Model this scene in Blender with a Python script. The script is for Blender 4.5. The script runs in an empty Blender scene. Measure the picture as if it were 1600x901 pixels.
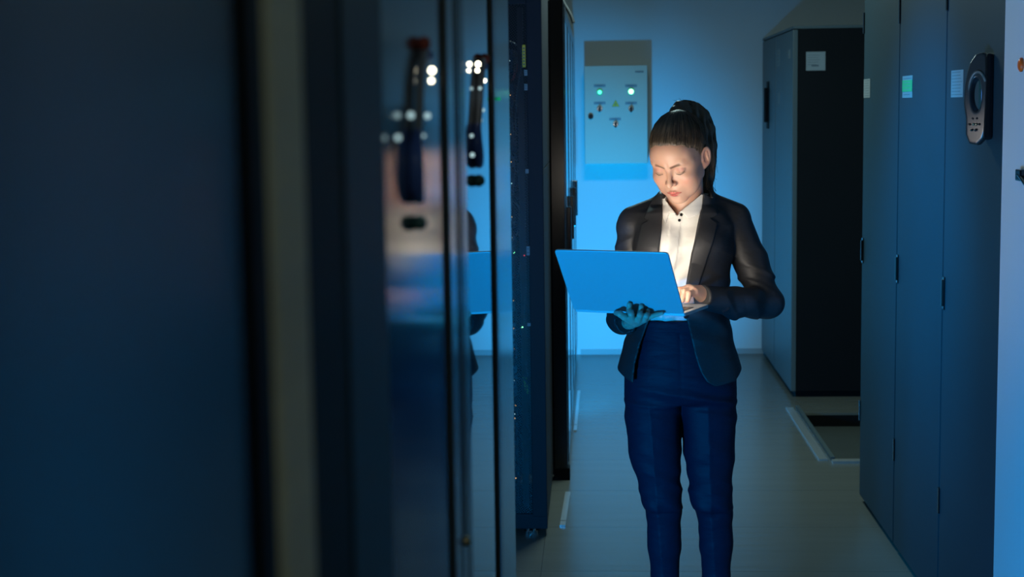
import bpy, bmesh, math, random
import numpy as np
from mathutils import Vector, Matrix

sc = bpy.context.scene
random.seed(4)
np.random.seed(4)
# ------------------------------------------------------------------ camera
FPX, PITCH, ROLL, YAW, CAMH = 2430.0, math.radians(6.53), 0.0145, 0.0540, 1.66
_fw = np.array([-math.sin(YAW)*math.cos(PITCH), math.cos(YAW)*math.cos(PITCH), -math.sin(PITCH)])
_rt = np.array([math.cos(YAW), math.sin(YAW), 0.0])
_up = np.cross(_rt, _fw)
_c, _s = math.cos(ROLL), math.sin(ROLL)
RT, UP, FW = _c*_rt - _s*_up, _s*_rt + _c*_up, _fw
cam_data = bpy.data.cameras.new('camera')
cam = bpy.data.objects.new('camera', cam_data)
sc.collection.objects.link(cam)
cam.matrix_world = Matrix(((RT[0], UP[0], -FW[0], 0), (RT[1], UP[1], -FW[1], 0), (RT[2], UP[2], -FW[2], CAMH), (0, 0, 0, 1)))
cam_data.sensor_width = 36.0
cam_data.sensor_fit = 'HORIZONTAL'
cam_data.lens = 36.0*FPX/1600.0
cam_data.clip_start = 0.02
cam_data.clip_end = 60
cam_data.dof.use_dof = True
cam_data.dof.focus_distance = 4.15
cam_data.dof.aperture_fstop = 6.5
sc.camera = cam


def at(x, y, Y):
    """world point seen at photo pixel x, y at distance Y down the aisle"""
    r = FW + RT*(x-800)/FPX - UP*(y-450.5)/FPX
    return np.array([0, 0, CAMH]) + r*(Y/r[1])


# ------------------------------------------------------------------ light
sc.view_settings.view_transform = 'Standard'
sc.view_settings.look = 'None'
sc.view_settings.exposure = 0.0
sc.view_settings.gamma = 1.0
w = bpy.data.worlds.new('world')
sc.world = w
w.use_nodes = True
w.node_tree.nodes['Background'].inputs[0].default_value = (0.02, 0.05, 0.08, 1)
w.node_tree.nodes['Background'].inputs[1].default_value = 0.1


def light(name, kind, loc, aim, power, color, size=0.2, sizey=None, cone=None, blend=0.5):
    l = bpy.data.lights.new(name, kind)
    l.energy = power
    l.color = color
    if kind == 'AREA':
        l.shape = 'RECTANGLE'
        l.size = size
        l.size_y = sizey or size
    else:
        l.shadow_soft_size = size
    if kind == 'SPOT':
        l.spot_size = math.radians(cone)
        l.spot_blend = blend
    o = bpy.data.objects.new(name, l)
    sc.collection.objects.link(o)
    o.location = loc
    o.rotation_euler = (Vector(aim)-Vector(loc)).to_track_quat('-Z', 'Y').to_euler()
    return o


# neutral lamp on the ceiling of the far half of the aisle
light('ceiling_lamp', 'AREA', (0.15, 7.1, 2.80), (0.15, 7.1, 0), 36, (0.68, 1.0, 0.97), 0.5, 0.5)
light('ceiling_lamp', 'AREA', (0.45, 3.3, 2.84), (0.45, 3.3, 0), 0.5, (0.80, 1.0, 0.93), 0.5, 0.5)
light('ceiling_lamp', 'AREA', (0.5, -0.6, 2.84), (0.5, -0.6, 0), 2.0, (0.9, 1.0, 0.8), 0.5, 0.5)
# blue floor lamps: one by the back wall, one in the gap between the left racks
light('blue_floor_lamp', 'SPOT', (-0.05, 7.75, 0.22), (-0.22, 10.5, 0.72), 420, (0.0, 0.40, 1.0), 0.06, cone=64, blend=0.9)
light('blue_floor_lamp', 'SPOT', (-0.62, 2.75, 0.45), (0.35, 4.4, 0.95), 150, (0.0, 0.35, 1.0), 0.08, cone=95, blend=0.5)
light('blue_cabinet_fill', 'SPOT', (-0.5, 5.1, 2.3), (1.1, 5.35, 1.2), 300, (0.0, 0.42, 1.0), 0.15, cone=56, blend=1.0)  # added spot without a fixture, tints the right cabinets blue


# ------------------------------------------------------------------ materials
def mat(name, col, rough=0.5, metal=0.0, spec=0.5, emit=None, estr=0.0, noise=None, bump=None, coat=0.0):
    m = bpy.data.materials.new(name)
    m.use_nodes = True
    nt = m.node_tree
    b = nt.nodes['Principled BSDF']
    b.inputs['Base Color'].default_value = (*col, 1)
    b.inputs['Roughness'].default_value = rough
    b.inputs['Metallic'].default_value = metal
    b.inputs['Specular IOR Level'].default_value = spec
    b.inputs['Coat Weight'].default_value = coat
    if emit:
        b.inputs['Emission Color'].default_value = (*emit, 1)
        b.inputs['Emission Strength'].default_value = estr
    tc = nt.nodes.new('ShaderNodeTexCoord')
    if noise:   # (scale xyz, detail, amount)
        mp = nt.nodes.new('ShaderNodeMapping')
        mp.inputs['Scale'].default_value = noise[0]
        nt.links.new(tc.outputs['Object'], mp.inputs['Vector'])
        n = nt.nodes.new('ShaderNodeTexNoise')
        n.inputs['Scale'].default_value = 1.0
        n.inputs['Detail'].default_value = noise[1]
        nt.links.new(mp.outputs[0], n.inputs['Vector'])
        mx = nt.nodes.new('ShaderNodeMix')
        mx.data_type = 'RGBA'
        a = noise[2]
        mx.inputs['A'].default_value = (*[c*(1-a) for c in col], 1)
        mx.inputs['B'].default_value = (*[min(1, c*(1+a)) for c in col], 1)
        nt.links.new(n.outputs['Fac'], mx.inputs['Factor'])
        nt.links.new(mx.outputs['Result'], b.inputs['Base Color'])
    if bump:    # (scale xyz, detail, strength, distance)
        mp = nt.nodes.new('ShaderNodeMapping')
        mp.inputs['Scale'].default_value = bump[0]
        nt.links.new(tc.outputs['Object'], mp.inputs['Vector'])
        n = nt.nodes.new('ShaderNodeTexNoise')
        n.inputs['Scale'].default_value = 1.0
        n.inputs['Detail'].default_value = bump[1]
        nt.links.new(mp.outputs[0], n.inputs['Vector'])
        bp = nt.nodes.new('ShaderNodeBump')
        bp.inputs['Strength'].default_value = bump[2]
        bp.inputs['Distance'].default_value = bump[3]
        nt.links.new(n.outputs['Fac'], bp.inputs['Height'])
        nt.links.new(bp.outputs[0], b.inputs['Normal'])
    return m


def seam_floor(name, col):
    m = mat(name, col, rough=0.26, spec=0.5, noise=((1.2, 14, 1), 4, 0.10), bump=((1.5, 22, 1), 4, 0.25, 0.004))
    nt = m.node_tree
    b = nt.nodes['Principled BSDF']
    src = b.inputs['Base Color'].links[0].from_socket
    tc = nt.nodes.new('ShaderNodeTexCoord')
    sp = nt.nodes.new('ShaderNodeSeparateXYZ')
    nt.links.new(tc.outputs['Object'], sp.inputs[0])
    masks = []
    for ax, off, per, wd in (('X', -0.205, 4.8, 0.0014), ('Y', 6.08, 0.3, 0.0018)):
        a = nt.nodes.new('ShaderNodeMath'); a.operation = 'SUBTRACT'; a.inputs[1].default_value = off - 30*2*per
        nt.links.new(sp.outputs[ax], a.inputs[0])
        c = nt.nodes.new('ShaderNodeMath'); c.operation = 'PINGPONG'; c.inputs[1].default_value = per
        nt.links.new(a.outputs[0], c.inputs[0])
        d = nt.nodes.new('ShaderNodeMath'); d.operation = 'LESS_THAN'; d.inputs[1].default_value = wd
        nt.links.new(c.outputs[0], d.inputs[0])
        masks.append(d)
    mxm = nt.nodes.new('ShaderNodeMath'); mxm.operation = 'MAXIMUM'
    nt.links.new(masks[0].outputs[0], mxm.inputs[0]); nt.links.new(masks[1].outputs[0], mxm.inputs[1])
    mx = nt.nodes.new('ShaderNodeMix'); mx.data_type = 'RGBA'
    nt.links.new(mxm.outputs[0], mx.inputs['Factor'])
    nt.links.new(src, mx.inputs['A'])
    mx.inputs['B'].default_value = (0.07, 0.075, 0.07, 1)
    nt.links.new(mx.outputs['Result'], b.inputs['Base Color'])
    return m


def mesh_perforated(name, col, pitch, hole):
    """dark sheet metal with rows of round holes, really see-through"""
    m = mat(name, col, rough=0.45)
    nt = m.node_tree
    out = nt.nodes['Material Output']
    b = nt.nodes['Principled BSDF']
    tc = nt.nodes.new('ShaderNodeTexCoord')
    mp = nt.nodes.new('ShaderNodeMapping')
    mp.inputs['Rotation'].default_value = (0, 0.6, 0)
    nt.links.new(tc.outputs['Object'], mp.inputs['Vector'])
    sp = nt.nodes.new('ShaderNodeSeparateXYZ')
    nt.links.new(mp.outputs[0], sp.inputs[0])
    ds = []
    for ax in ('X', 'Z'):
        c = nt.nodes.new('ShaderNodeMath'); c.operation = 'PINGPONG'; c.inputs[1].default_value = pitch/2
        nt.links.new(sp.outputs[ax], c.inputs[0])
        p = nt.nodes.new('ShaderNodeMath'); p.operation = 'POWER'; p.inputs[1].default_value = 2
        nt.links.new(c.outputs[0], p.inputs[0]); ds.append(p)
    s = nt.nodes.new('ShaderNodeMath'); s.operation = 'ADD'
    nt.links.new(ds[0].outputs[0], s.inputs[0]); nt.links.new(ds[1].outputs[0], s.inputs[1])
    lt = nt.nodes.new('ShaderNodeMath'); lt.operation = 'LESS_THAN'; lt.inputs[1].default_value = hole*hole
    nt.links.new(s.outputs[0], lt.inputs[0])
    tr = nt.nodes.new('ShaderNodeBsdfTransparent')
    mix = nt.nodes.new('ShaderNodeMixShader')
    nt.links.new(lt.outputs[0], mix.inputs[0])
    nt.links.new(b.outputs[0], mix.inputs[1]); nt.links.new(tr.outputs[0], mix.inputs[2])
    nt.links.new(mix.outputs[0], out.inputs['Surface'])
    return m


def skin_mat():
    m = mat('skin', (0.6, 0.35, 0.25), rough=0.42, spec=0.4)
    nt = m.node_tree
    b = nt.nodes['Principled BSDF']
    a = nt.nodes.new('ShaderNodeAttribute')
    a.attribute_name = 'Col'
    nt.links.new(a.outputs['Color'], b.inputs['Base Color'])
    b.inputs['Subsurface Weight'].default_value = 0.25
    b.inputs['Subsurface Radius'].default_value = (0.012, 0.004, 0.002)
    b.inputs['Subsurface Scale'].default_value = 0.6
    return m


M = dict(
    wall=mat('wall_paint', (0.62, 0.66, 0.66), rough=0.6, spec=0.3, noise=((0.8, 0.8, 0.8), 3, 0.03), bump=((60, 60, 60), 3, 0.1, 0.002)),
    ceiling=mat('ceiling_paint', (0.35, 0.38, 0.38), rough=0.8, noise=((2, 2, 2), 2, 0.05)),
    floor=seam_floor('raised_floor_tiles', (0.135, 0.14, 0.125)),
    skirting=mat('skirting', (0.35, 0.37, 0.37), rough=0.5, noise=((3, 3, 3), 2, 0.05)),
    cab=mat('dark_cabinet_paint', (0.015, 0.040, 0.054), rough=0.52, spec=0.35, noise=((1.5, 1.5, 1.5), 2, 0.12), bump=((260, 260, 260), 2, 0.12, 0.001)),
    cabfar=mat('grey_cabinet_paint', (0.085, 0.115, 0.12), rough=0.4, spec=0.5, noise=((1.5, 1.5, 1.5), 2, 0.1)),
    black=mat('black_steel', (0.005, 0.006, 0.007), rough=0.6, spec=0.15, noise=((2, 2, 2), 2, 0.2)),
    blackg=mat('black_glossy', (0.008, 0.009, 0.010), rough=0.18, spec=0.5, noise=((2, 2, 2), 2, 0.2)),
    navy=mat('rack_steel', (0.009, 0.011, 0.016), rough=0.6, spec=0.3, noise=((2, 2, 2), 2, 0.12)),
    stile=mat('rack_door_stile', (0.05, 0.07, 0.08), rough=0.16, spec=0.6, noise=((2, 2, 2), 2, 0.1), bump=((30, 30, 0.5), 2, 0.1, 0.002)),
    glass_wavy=mat('smoked_door_glass_wavy', (0.012, 0.018, 0.022), rough=0.115, spec=0.55, noise=((2, 2, 2), 2, 0.2)),
    glass=mat('smoked_door_glass', (0.012, 0.018, 0.022), rough=0.02, spec=0.55, noise=((2, 2, 2), 2, 0.2)),
    glass_near=mat('smoked_door_glass_near', (0.010, 0.020, 0.028), rough=0.22, spec=0.5, noise=((2, 2, 2), 2, 0.2)),
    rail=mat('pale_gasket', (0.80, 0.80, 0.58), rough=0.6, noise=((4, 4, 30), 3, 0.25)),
    chrome=mat('chrome', (0.7, 0.72, 0.72), rough=0.18, metal=1.0, noise=((8, 8, 8), 1, 0.05)),
    alu=mat('brushed_aluminium', (0.62, 0.66, 0.66), rough=0.32, metal=0.7, noise=((40, 3, 3), 2, 0.1)),
    brass=mat('brass', (0.6, 0.5, 0.3), rough=0.3, metal=1.0, noise=((8, 8, 8), 1, 0.05)),
    box=mat('switchbox_paint', (0.56, 0.54, 0.44), rough=0.45, noise=((2, 2, 2), 2, 0.04)),
    paper=mat('label_paper', (0.25, 0.29, 0.30), rough=0.6, noise=((20, 20, 20), 2, 0.05)),
    ink=mat('label_ink', (0.10, 0.13, 0.15), rough=0.6, noise=((20, 20, 20), 2, 0.05)),
    greenpaper=mat('green_label', (0.02, 0.45, 0.15), rough=0.6, noise=((20, 20, 20), 2, 0.1)),
    yellow=mat('warning_yellow', (0.75, 0.52, 0.03), rough=0.5, noise=((20, 20, 20), 2, 0.05)),
    orange=mat('orange_plastic', (0.9, 0.12, 0.01), rough=0.3, noise=((20, 20, 20), 2, 0.05)),
    rubber=mat('dark_rubber', (0.015, 0.016, 0.017), rough=0.6, noise=((20, 20, 20), 2, 0.1)),
    red=mat('red_cable', (0.50, 0.10, 0.08), rough=0.5, noise=((20, 20, 20), 2, 0.1)),
    bluep=mat('blue_plastic', (0.10, 0.20, 0.70), rough=0.3, noise=((20, 20, 20), 2, 0.1)),
    teal=mat('teal_plastic', (0.08, 0.22, 0.26), rough=0.3, noise=((20, 20, 20), 2, 0.1)),
    handset=mat('handset_plastic', (0.035, 0.04, 0.038), rough=0.28, spec=0.6, noise=((20, 20, 20), 2, 0.1)),
    handsetlight=mat('handset_grey', (0.13, 0.14, 0.12), rough=0.35, noise=((20, 20, 20), 2, 0.1)),
    led_green=mat('led_green', (0.1, 0.8, 0.4), emit=(0.25, 1.0, 0.45), estr=5.0),
    led_teal=mat('led_teal', (0.1, 0.8, 0.6), emit=(0.10, 0.85, 0.55), estr=2.0),
    led_ring=mat('led_ring', (0.03, 0.35, 0.15), emit=(0.0, 0.6, 0.2), estr=0.4),
    glint_white=mat('glint_white', (0.8, 0.8, 0.7), emit=(1.0, 0.95, 0.72), estr=7.0),  # glow put into the material for the handle glints
    led_or_glint_dim=mat('led_or_glint_dim', (0.5, 0.5, 0.4), emit=(0.5, 0.75, 0.8), estr=0.9),
    led_amber=mat('led_amber', (0.8, 0.4, 0.1), emit=(1.0, 0.45, 0.15), estr=1.2),
    led_red=mat('led_red', (0.8, 0.1, 0.1), emit=(1.0, 0.08, 0.1), estr=0.6),
    display=mat('blue_display', (0.05, 0.2, 0.5), emit=(0.10, 0.35, 1.0), estr=0.7),
    laptop=mat('laptop_shell', (0.50, 0.54, 0.56), rough=0.42, metal=0.35, noise=((4, 4, 4), 2, 0.03)),
    bezel=mat('laptop_bezel', (0.01, 0.01, 0.01), rough=0.3, noise=((4, 4, 4), 2, 0.1)),
    keys=mat('laptop_keys', (0.012, 0.012, 0.013), rough=0.5, noise=((4, 4, 4), 2, 0.1)),
    screen=mat('laptop_screen', (0.9, 0.85, 0.75), emit=(1.0, 0.89, 0.76), estr=20.0),
    skin=skin_mat(),
    shirt=mat('white_shirt', (0.74, 0.72, 0.67), rough=0.75, spec=0.2, noise=((300, 300, 300), 2, 0.04), bump=((12, 12, 28), 2, 0.45, 0.008)),
    jacket=mat('black_suit_cloth', (0.019, 0.020, 0.023), rough=0.50, spec=0.36, noise=((200, 200, 200), 2, 0.25), bump=((13, 13, 30), 3, 0.5, 0.009)),
    lapel=mat('black_lapel_cloth', (0.024, 0.025, 0.028), rough=0.55, spec=0.34, noise=((200, 200, 200), 2, 0.2), bump=((9, 9, 9), 2, 0.3, 0.006)),
    trousers=mat('navy_trouser_cloth', (0.007, 0.0075, 0.024), rough=0.65, spec=0.25, noise=((200, 200, 200), 2, 0.2), bump=((11, 11, 34), 3, 0.5, 0.010)),
    hair=mat('brown_hair', (0.095, 0.066, 0.036), rough=0.42, spec=0.5, noise=((40, 40, 40), 3, 0.45)),
    hairdark=mat('hair_underlayer', (0.035, 0.024, 0.014), rough=0.5, spec=0.4, noise=((60, 60, 60), 3, 0.3)),
    hairtie=mat('hair_tie', (0.01, 0.01, 0.012), rough=0.7, noise=((60, 60, 60), 3, 0.2)),
    lash=mat('lash', (0.02, 0.012, 0.01), rough=0.6, noise=((60, 60, 60), 3, 0.2)),
    button=mat('black_button', (0.01, 0.01, 0.012), rough=0.3, noise=((60, 60, 60), 3, 0.2)),
    shoe=mat('black_shoe_leather', (0.012, 0.012, 0.013), rough=0.3, noise=((20, 20, 20), 3, 0.2)),
    mesh=mesh_perforated('perforated_steel', (0.008, 0.009, 0.012), 0.0075, 0.0029),
)


for k_, ior_ in (('glass_wavy', 2.5), ('glass', 1.75), ('stile', 1.6), ('glass_near', 1.4)):
    M[k_].node_tree.nodes['Principled BSDF'].inputs['IOR'].default_value = ior_


# ------------------------------------------------------------------ mesh helpers
class MB:
    def __init__(s):
        s.v, s.f, s.m = [], [], []
        s.mats = []

    def mi(s, m):
        if m not in s.mats:
            s.mats.append(m)
        return s.mats.index(m)

    def box(s, lo, hi, m, T=None, bevel=0.0):
        bm = bmesh.new()
        bmesh.ops.create_cube(bm, size=1.0)
        sz = [hi[i]-lo[i] for i in range(3)]
        for v in bm.verts:
            v.co = Vector([lo[i]+(v.co[i]+0.5)*sz[i] for i in range(3)])
        if bevel > 0:
            bmesh.ops.bevel(bm, geom=bm.edges[:], offset=min(bevel, min(abs(q) for q in sz)*0.45), segments=2, profile=0.6, affect='EDGES')
        s.add_bm(bm, m, T)
        return s

    def add_bm(s, bm, m, T=None):
        o = len(s.v)
        bm.verts.index_update()
        for v in bm.verts:
            s.v.append(tuple(T @ v.co) if T else tuple(v.co))
        k = s.mi(m)
        for f in bm.faces:
            s.f.append([o+v.index for v in f.verts]); s.m.append(k)
        bm.free()

    def cyl(s, a, b, r, m, r2=None, seg=20, T=None, caps=True):
        a, b = Vector(a), Vector(b)
        r2 = r if r2 is None else r2
        ax = (b-a).normalized()
        t = Vector((0, 0, 1)) if abs(ax.z) < 0.9 else Vector((1, 0, 0))
        u = ax.cross(t).normalized(); w_ = ax.cross(u)
        o = len(s.v)
        for c, rr in ((a, r), (b, r2)):
            for i in range(seg):
                q = 2*math.pi*i/seg
                p = c+(u*math.cos(q)+w_*math.sin(q))*rr
                s.v.append(tuple(T @ p) if T else tuple(p))
        k = s.mi(m)
        for i in range(seg):
            j = (i+1) % seg
            s.f.append([o+i, o+j, o+seg+j, o+seg+i]); s.m.append(k)
        if caps:
            s.f.append([o+i for i in range(seg)][::-1]); s.m.append(k)
            s.f.append([o+seg+i for i in range(seg)]); s.m.append(k)
        return s

    def tube(s, pts, rad, m, seg=8):
        pts = [Vector(p) for p in pts]
        n = len(pts)
        rads = rad if isinstance(rad, (list, tuple)) else [rad]*n
        k = s.mi(m)
        o = len(s.v)
        d = (pts[1]-pts[0]).normalized()
        u = d.orthogonal().normalized()
        for i, p in enumerate(pts):
            d = (pts[min(i+1, n-1)]-pts[max(i-1, 0)]).normalized()
            u = (u-d*u.dot(d)).normalized()
            w_ = d.cross(u)
            for j in range(seg):
                q = 2*math.pi*j/seg
                s.v.append(tuple(p+(u*math.cos(q)+w_*math.sin(q))*rads[i]))
        for i in range(n-1):
            for j in range(seg):
                j2 = (j+1) % seg
                s.f.append([o+i*seg+j, o+i*seg+j2, o+(i+1)*seg+j2, o+(i+1)*seg+j]); s.m.append(k)
        s.f.append([o+j for j in range(seg)][::-1]); s.m.append(k)
        s.f.append([o+(n-1)*seg+j for j in range(seg)]); s.m.append(k)
        return s

    def ball(s, c, r, m, sc3=(1, 1, 1), T=None, sub=2):
        bm = bmesh.new()
        bmesh.ops.create_icosphere(bm, subdivisions=sub, radius=1)
        for v in bm.verts:
            v.co = Vector([c[i]+v.co[i]*r*sc3[i] for i in range(3)])
        s.add_bm(bm, m, T)
        return s

    def quad(s, pts, m):
        o = len(s.v)
        s.v += [tuple(p) for p in pts]
        s.f.append([o+i for i in range(len(pts))]); s.m.append(s.mi(m))
        return s

    def build(s, name, parent=None, smooth=False):
        me = bpy.data.meshes.new(name)
        me.from_pydata(s.v, [], s.f)
        for m in s.mats:
            me.materials.append(m)
        me.polygons.foreach_set('material_index', s.m)
        if smooth:
            me.polygons.foreach_set('use_smooth', [True]*len(me.polygons))
        me.update()
        o = bpy.data.objects.new(name, me)
        sc.collection.objects.link(o)
        if parent:
            o.parent = parent
            o.matrix_parent_inverse = Matrix.Translation(parent_world(parent)).inverted() if PARENT_INV else Matrix()
        return o


PARENT_INV = True


def parent_world(o):
    p = Vector(o.location)
    # empties only translate; every mesh is built in world coordinates
    return p


def thing(name, label, cat, loc, group=None):
    o = bpy.data.objects.new(name, None)
    o.empty_display_size = 0.1
    sc.collection.objects.link(o)
    o.location = loc
    tag(o, label, cat, group)
    return o


def tag(o, label, cat, group=None, kind=None):
    o['label'] = label
    o['category'] = cat
    if group:
        o['group'] = group
    if kind:
        o['kind'] = kind
    return o


def struct(o):
    o['kind'] = 'structure'
    return o


def boxobj(name, lo, hi, m, parent=None, bevel=0.0):
    return MB().box(lo, hi, m, bevel=bevel).build(name, parent)


# ------------------------------------------------------------------ SDF meshing (surface nets)
def surface_nets(f, lo, hi, h):
    lo = np.array(lo, float); hi = np.array(hi, float)
    B = 6
    n = np.ceil((hi-lo)/h/B).astype(int)*B+1
    nb = (n-1)//B
    cs = [lo[i]+(np.arange(nb[i])+0.5)*B*h for i in range(3)]
    G = np.stack(np.meshgrid(*cs, indexing='ij'), -1).reshape(-1, 3)
    dc = f(G).reshape(nb)
    act = np.abs(dc) < B*h*0.87*1.6+0.004
    F = np.empty(n, np.float32)
    sg = np.where(dc > 0, 1.0, -1.0).astype(np.float32)
    up = np.repeat(np.repeat(np.repeat(sg, B, 0), B, 1), B, 2)
    F[:-1, :-1, :-1] = up
    F[-1] = 1; F[:, -1] = 1; F[:, :, -1] = 1
    A = np.zeros(n, bool)
    ua = np.repeat(np.repeat(np.repeat(act, B, 0), B, 1), B, 2)
    A[:-1, :-1, :-1] |= ua; A[1:, 1:, 1:] |= ua; A[1:, :-1, :-1] |= ua; A[:-1, 1:, :-1] |= ua; A[:-1, :-1, 1:] |= ua
    A[1:, 1:, :-1] |= ua; A[1:, :-1, 1:] |= ua; A[:-1, 1:, 1:] |= ua
    idx = np.argwhere(A)
    vals = np.empty(len(idx), np.float32)
    for s0 in range(0, len(idx), 400000):
        q = idx[s0:s0+400000]
        vals[s0:s0+400000] = f(lo+q*h)
    F[A] = vals
    F[0] = np.maximum(F[0], 1e-4); F[:, 0] = np.maximum(F[:, 0], 1e-4); F[:, :, 0] = np.maximum(F[:, :, 0], 1e-4)
    F[-1] = np.maximum(F[-1], 1e-4); F[:, -1] = np.maximum(F[:, -1], 1e-4); F[:, :, -1] = np.maximum(F[:, :, -1], 1e-4)
    S = F < 0
    m = n-1
    cnt = np.zeros(m, np.int8)
    offs = [(i, j, k) for i in (0, 1) for j in (0, 1) for k in (0, 1)]
    for i, j, k in offs:
        cnt += S[i:i+m[0], j:j+m[1], k:k+m[2]]
    cells = np.argwhere((cnt > 0) & (cnt < 8))
    acc = np.zeros((len(cells), 3)); num = np.zeros(len(cells))
    cv = [F[cells[:, 0]+i, cells[:, 1]+j, cells[:, 2]+k] for i, j, k in offs]
    for a in range(8):
        for b in range(a+1, 8):
            da = np.array(offs[b])-np.array(offs[a])
            if np.abs(da).sum() != 1:
                continue
            va, vb = cv[a], cv[b]
            mk = (va < 0) != (vb < 0)
            den = np.where(mk, va-vb, 1.0)
            t = np.clip(np.where(mk, va/den, 0), 0, 1)
            acc += np.where(mk[:, None], np.array(offs[a])+t[:, None]*da, 0)
            num += mk
    V = lo+(cells+acc/num[:, None])*h
    vid = np.full(m, -1, np.int64)
    vid[cells[:, 0], cells[:, 1], cells[:, 2]] = np.arange(len(cells))
    Q = []
    for ax in range(3):
        sl = [slice(None)]*3; sl2 = [slice(None)]*3
        sl[ax] = slice(0, -1); sl2[ax] = slice(1, None)
        ch = S[tuple(sl)] != S[tuple(sl2)]
        E = np.argwhere(ch)
        o1, o2 = [(1, 2), (2, 0), (0, 1)][ax]
        ok = (E[:, o1] > 0) & (E[:, o2] > 0) & (E[:, o1] < m[o1]) & (E[:, o2] < m[o2])
        E = E[ok]
        inside = S[E[:, 0], E[:, 1], E[:, 2]]
        def g(d1, d2):
            e = E.copy(); e[:, o1] -= d1; e[:, o2] -= d2
            return vid[e[:, 0], e[:, 1], e[:, 2]]
        q = np.stack([g(1, 1), g(0, 1), g(0, 0), g(1, 0)], 1)
        q[~inside] = q[~inside][:, ::-1]
        Q.append(q)
    Q = np.concatenate(Q)
    Q = Q[(Q >= 0).all(1)]
    return V, Q


def np_mesh(name, parts, m, parent=None, colors=None):
    V = []; Q = []; o = 0
    for v, q in parts:
        V.append(v); Q.append(q+o); o += len(v)
    V = np.concatenate(V); Q = np.concatenate(Q)
    me = bpy.data.meshes.new(name)
    me.vertices.add(len(V)); me.vertices.foreach_set('co', V.astype(np.float32).ravel())
    me.loops.add(Q.size); me.loops.foreach_set('vertex_index', Q.astype(np.int32).ravel())
    me.polygons.add(len(Q))
    me.polygons.foreach_set('loop_start', np.arange(0, Q.size, 4, dtype=np.int32))
    me.polygons.foreach_set('loop_total', np.full(len(Q), 4, dtype=np.int32))
    me.polygons.foreach_set('use_smooth', [True]*len(Q))
    me.update(calc_edges=True); me.validate()
    if colors is not None:
        at_ = me.color_attributes.new('Col', 'FLOAT_COLOR', 'POINT')
        C = np.concatenate([colors, np.ones((len(colors), 1))], 1).astype(np.float32)
        at_.data.foreach_set('color', C.ravel())
    me.materials.append(m)
    o = bpy.data.objects.new(name, me)
    sc.collection.objects.link(o)
    if parent:
        o.parent = parent
        o.matrix_parent_inverse = Matrix.Translation(parent_world(parent)).inverted()
    return o


def smin(a, b, k):
    h_ = np.clip(0.5+0.5*(b-a)/k, 0, 1)
    return b*(1-h_)+a*h_-k*h_*(1-h_)


def smax(a, b, k):
    return -smin(-a, -b, k)


def sph(P, c, r):
    return np.linalg.norm(P-np.asarray(c), axis=1)-r


def ell(P, c, r):
    r = np.asarray(r, float)
    q = (P-np.asarray(c))/r
    k0 = np.linalg.norm(q, axis=1)
    k1 = np.linalg.norm(q/r, axis=1)
    return k0*(k0-1)/np.maximum(k1, 1e-6)


def cap(P, a, b, ra, rb=None):
    a = np.asarray(a, float); b = np.asarray(b, float)
    rb = ra if rb is None else rb
    d = b-a
    t = np.clip(((P-a)@d)/max(d@d, 1e-12), 0, 1)
    return np.linalg.norm(P-a-t[:, None]*d, axis=1)-(ra+(rb-ra)*t)


def chain(P, pts, k=0.01):
    d = None
    for i in range(len(pts)-1):
        c = cap(P, pts[i][0], pts[i+1][0], pts[i][1], pts[i+1][1])
        d = c if d is None else smin(d, c, k)
    return d


def poly2(U, W, pts):
    """signed distance in the plane to a polygon (negative inside)"""
    pts = np.asarray(pts, float)
    n = len(pts)
    d = np.full(len(U), 1e9)
    ins = np.zeros(len(U), bool)
    for i in range(n):
        a = pts[i]; b = pts[(i+1) % n]
        e = b-a
        px, py = U-a[0], W-a[1]
        t = np.clip((px*e[0]+py*e[1])/(e@e), 0, 1)
        d = np.minimum(d, (px-t*e[0])**2+(py-t*e[1])**2)
        c = ((a[1] <= W) & (b[1] > W)) | ((b[1] <= W) & (a[1] > W))
        if abs(e[1]) > 1e-9:
            xi = a[0]+(W-a[1])/e[1]*e[0]
            ins ^= c & (U < xi)
    d = np.sqrt(d)
    return np.where(ins, -d, d)

def smooth_pts(ctrl, n=24):
    out = []
    c = [Vector(p) for p in ctrl]
    c = [c[0]]+c+[c[-1]]
    for i in range(1, len(c)-2):
        for k in range(n//(len(c)-3)+1):
            t_ = k/(n//(len(c)-3)+1)
            p0, p1, p2, p3 = c[i-1], c[i], c[i+1], c[i+2]
            out.append(0.5*((2*p1)+(p2-p0)*t_+(2*p0-5*p1+4*p2-p3)*t_*t_+(3*p1-p0-3*p2+p3)*t_**3))
    out.append(c[-1])
    return out

# ================================================================== THE ROOM
XL, XR, YB, YF, ZC = -1.45, 2.05, -1.6, 10.5, 2.9
fl = MB()
PX0, PX1, PY0, PY1 = 1.118, 1.75, 7.24, 8.41
FT = -0.012
fl.box((XL, YB, FT), (PX0, YF, 0), M['floor'])
fl.box((PX0, YB, FT), (XR, PY0, 0), M['floor'])
fl.box((PX0, PY1, FT), (XR, YF, 0), M['floor'])
fl.box((PX1, PY0, FT), (XR, PY1, 0), M['floor'])
struct(fl.build('floor'))
pit = MB()
pz = -0.075
pm = mat('underfloor_concrete', (0.045, 0.052, 0.045), rough=0.8, noise=((5, 5, 5), 3, 0.25))
pm2 = mat('underfloor_panel', (0.15, 0.145, 0.125), rough=0.7, noise=((5, 5, 5), 3, 0.15))
pit.box((XL, YB, pz-0.03), (XR, YF, pz), pm)
pit.box((PX0-0.02, PY0-0.05, pz), (PX1+0.05, PY0+0.30, pz+0.02), pm2)
pit.box((PX0-0.05, PY1, pz), (PX1+0.1, PY1+0.03, FT), M['black'])
pit.box((PX1, PY0, pz), (PX1+0.03, PY1, FT), M['black'])
struct(pit.build('floor_void'))
struct(boxobj('ceiling', (XL, YB, ZC), (XR, YF, ZC+0.05), M['ceiling']))
struct(boxobj('wall_back', (XL, YF, -0.04), (XR, YF+0.08, ZC), M['wall']))
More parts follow.
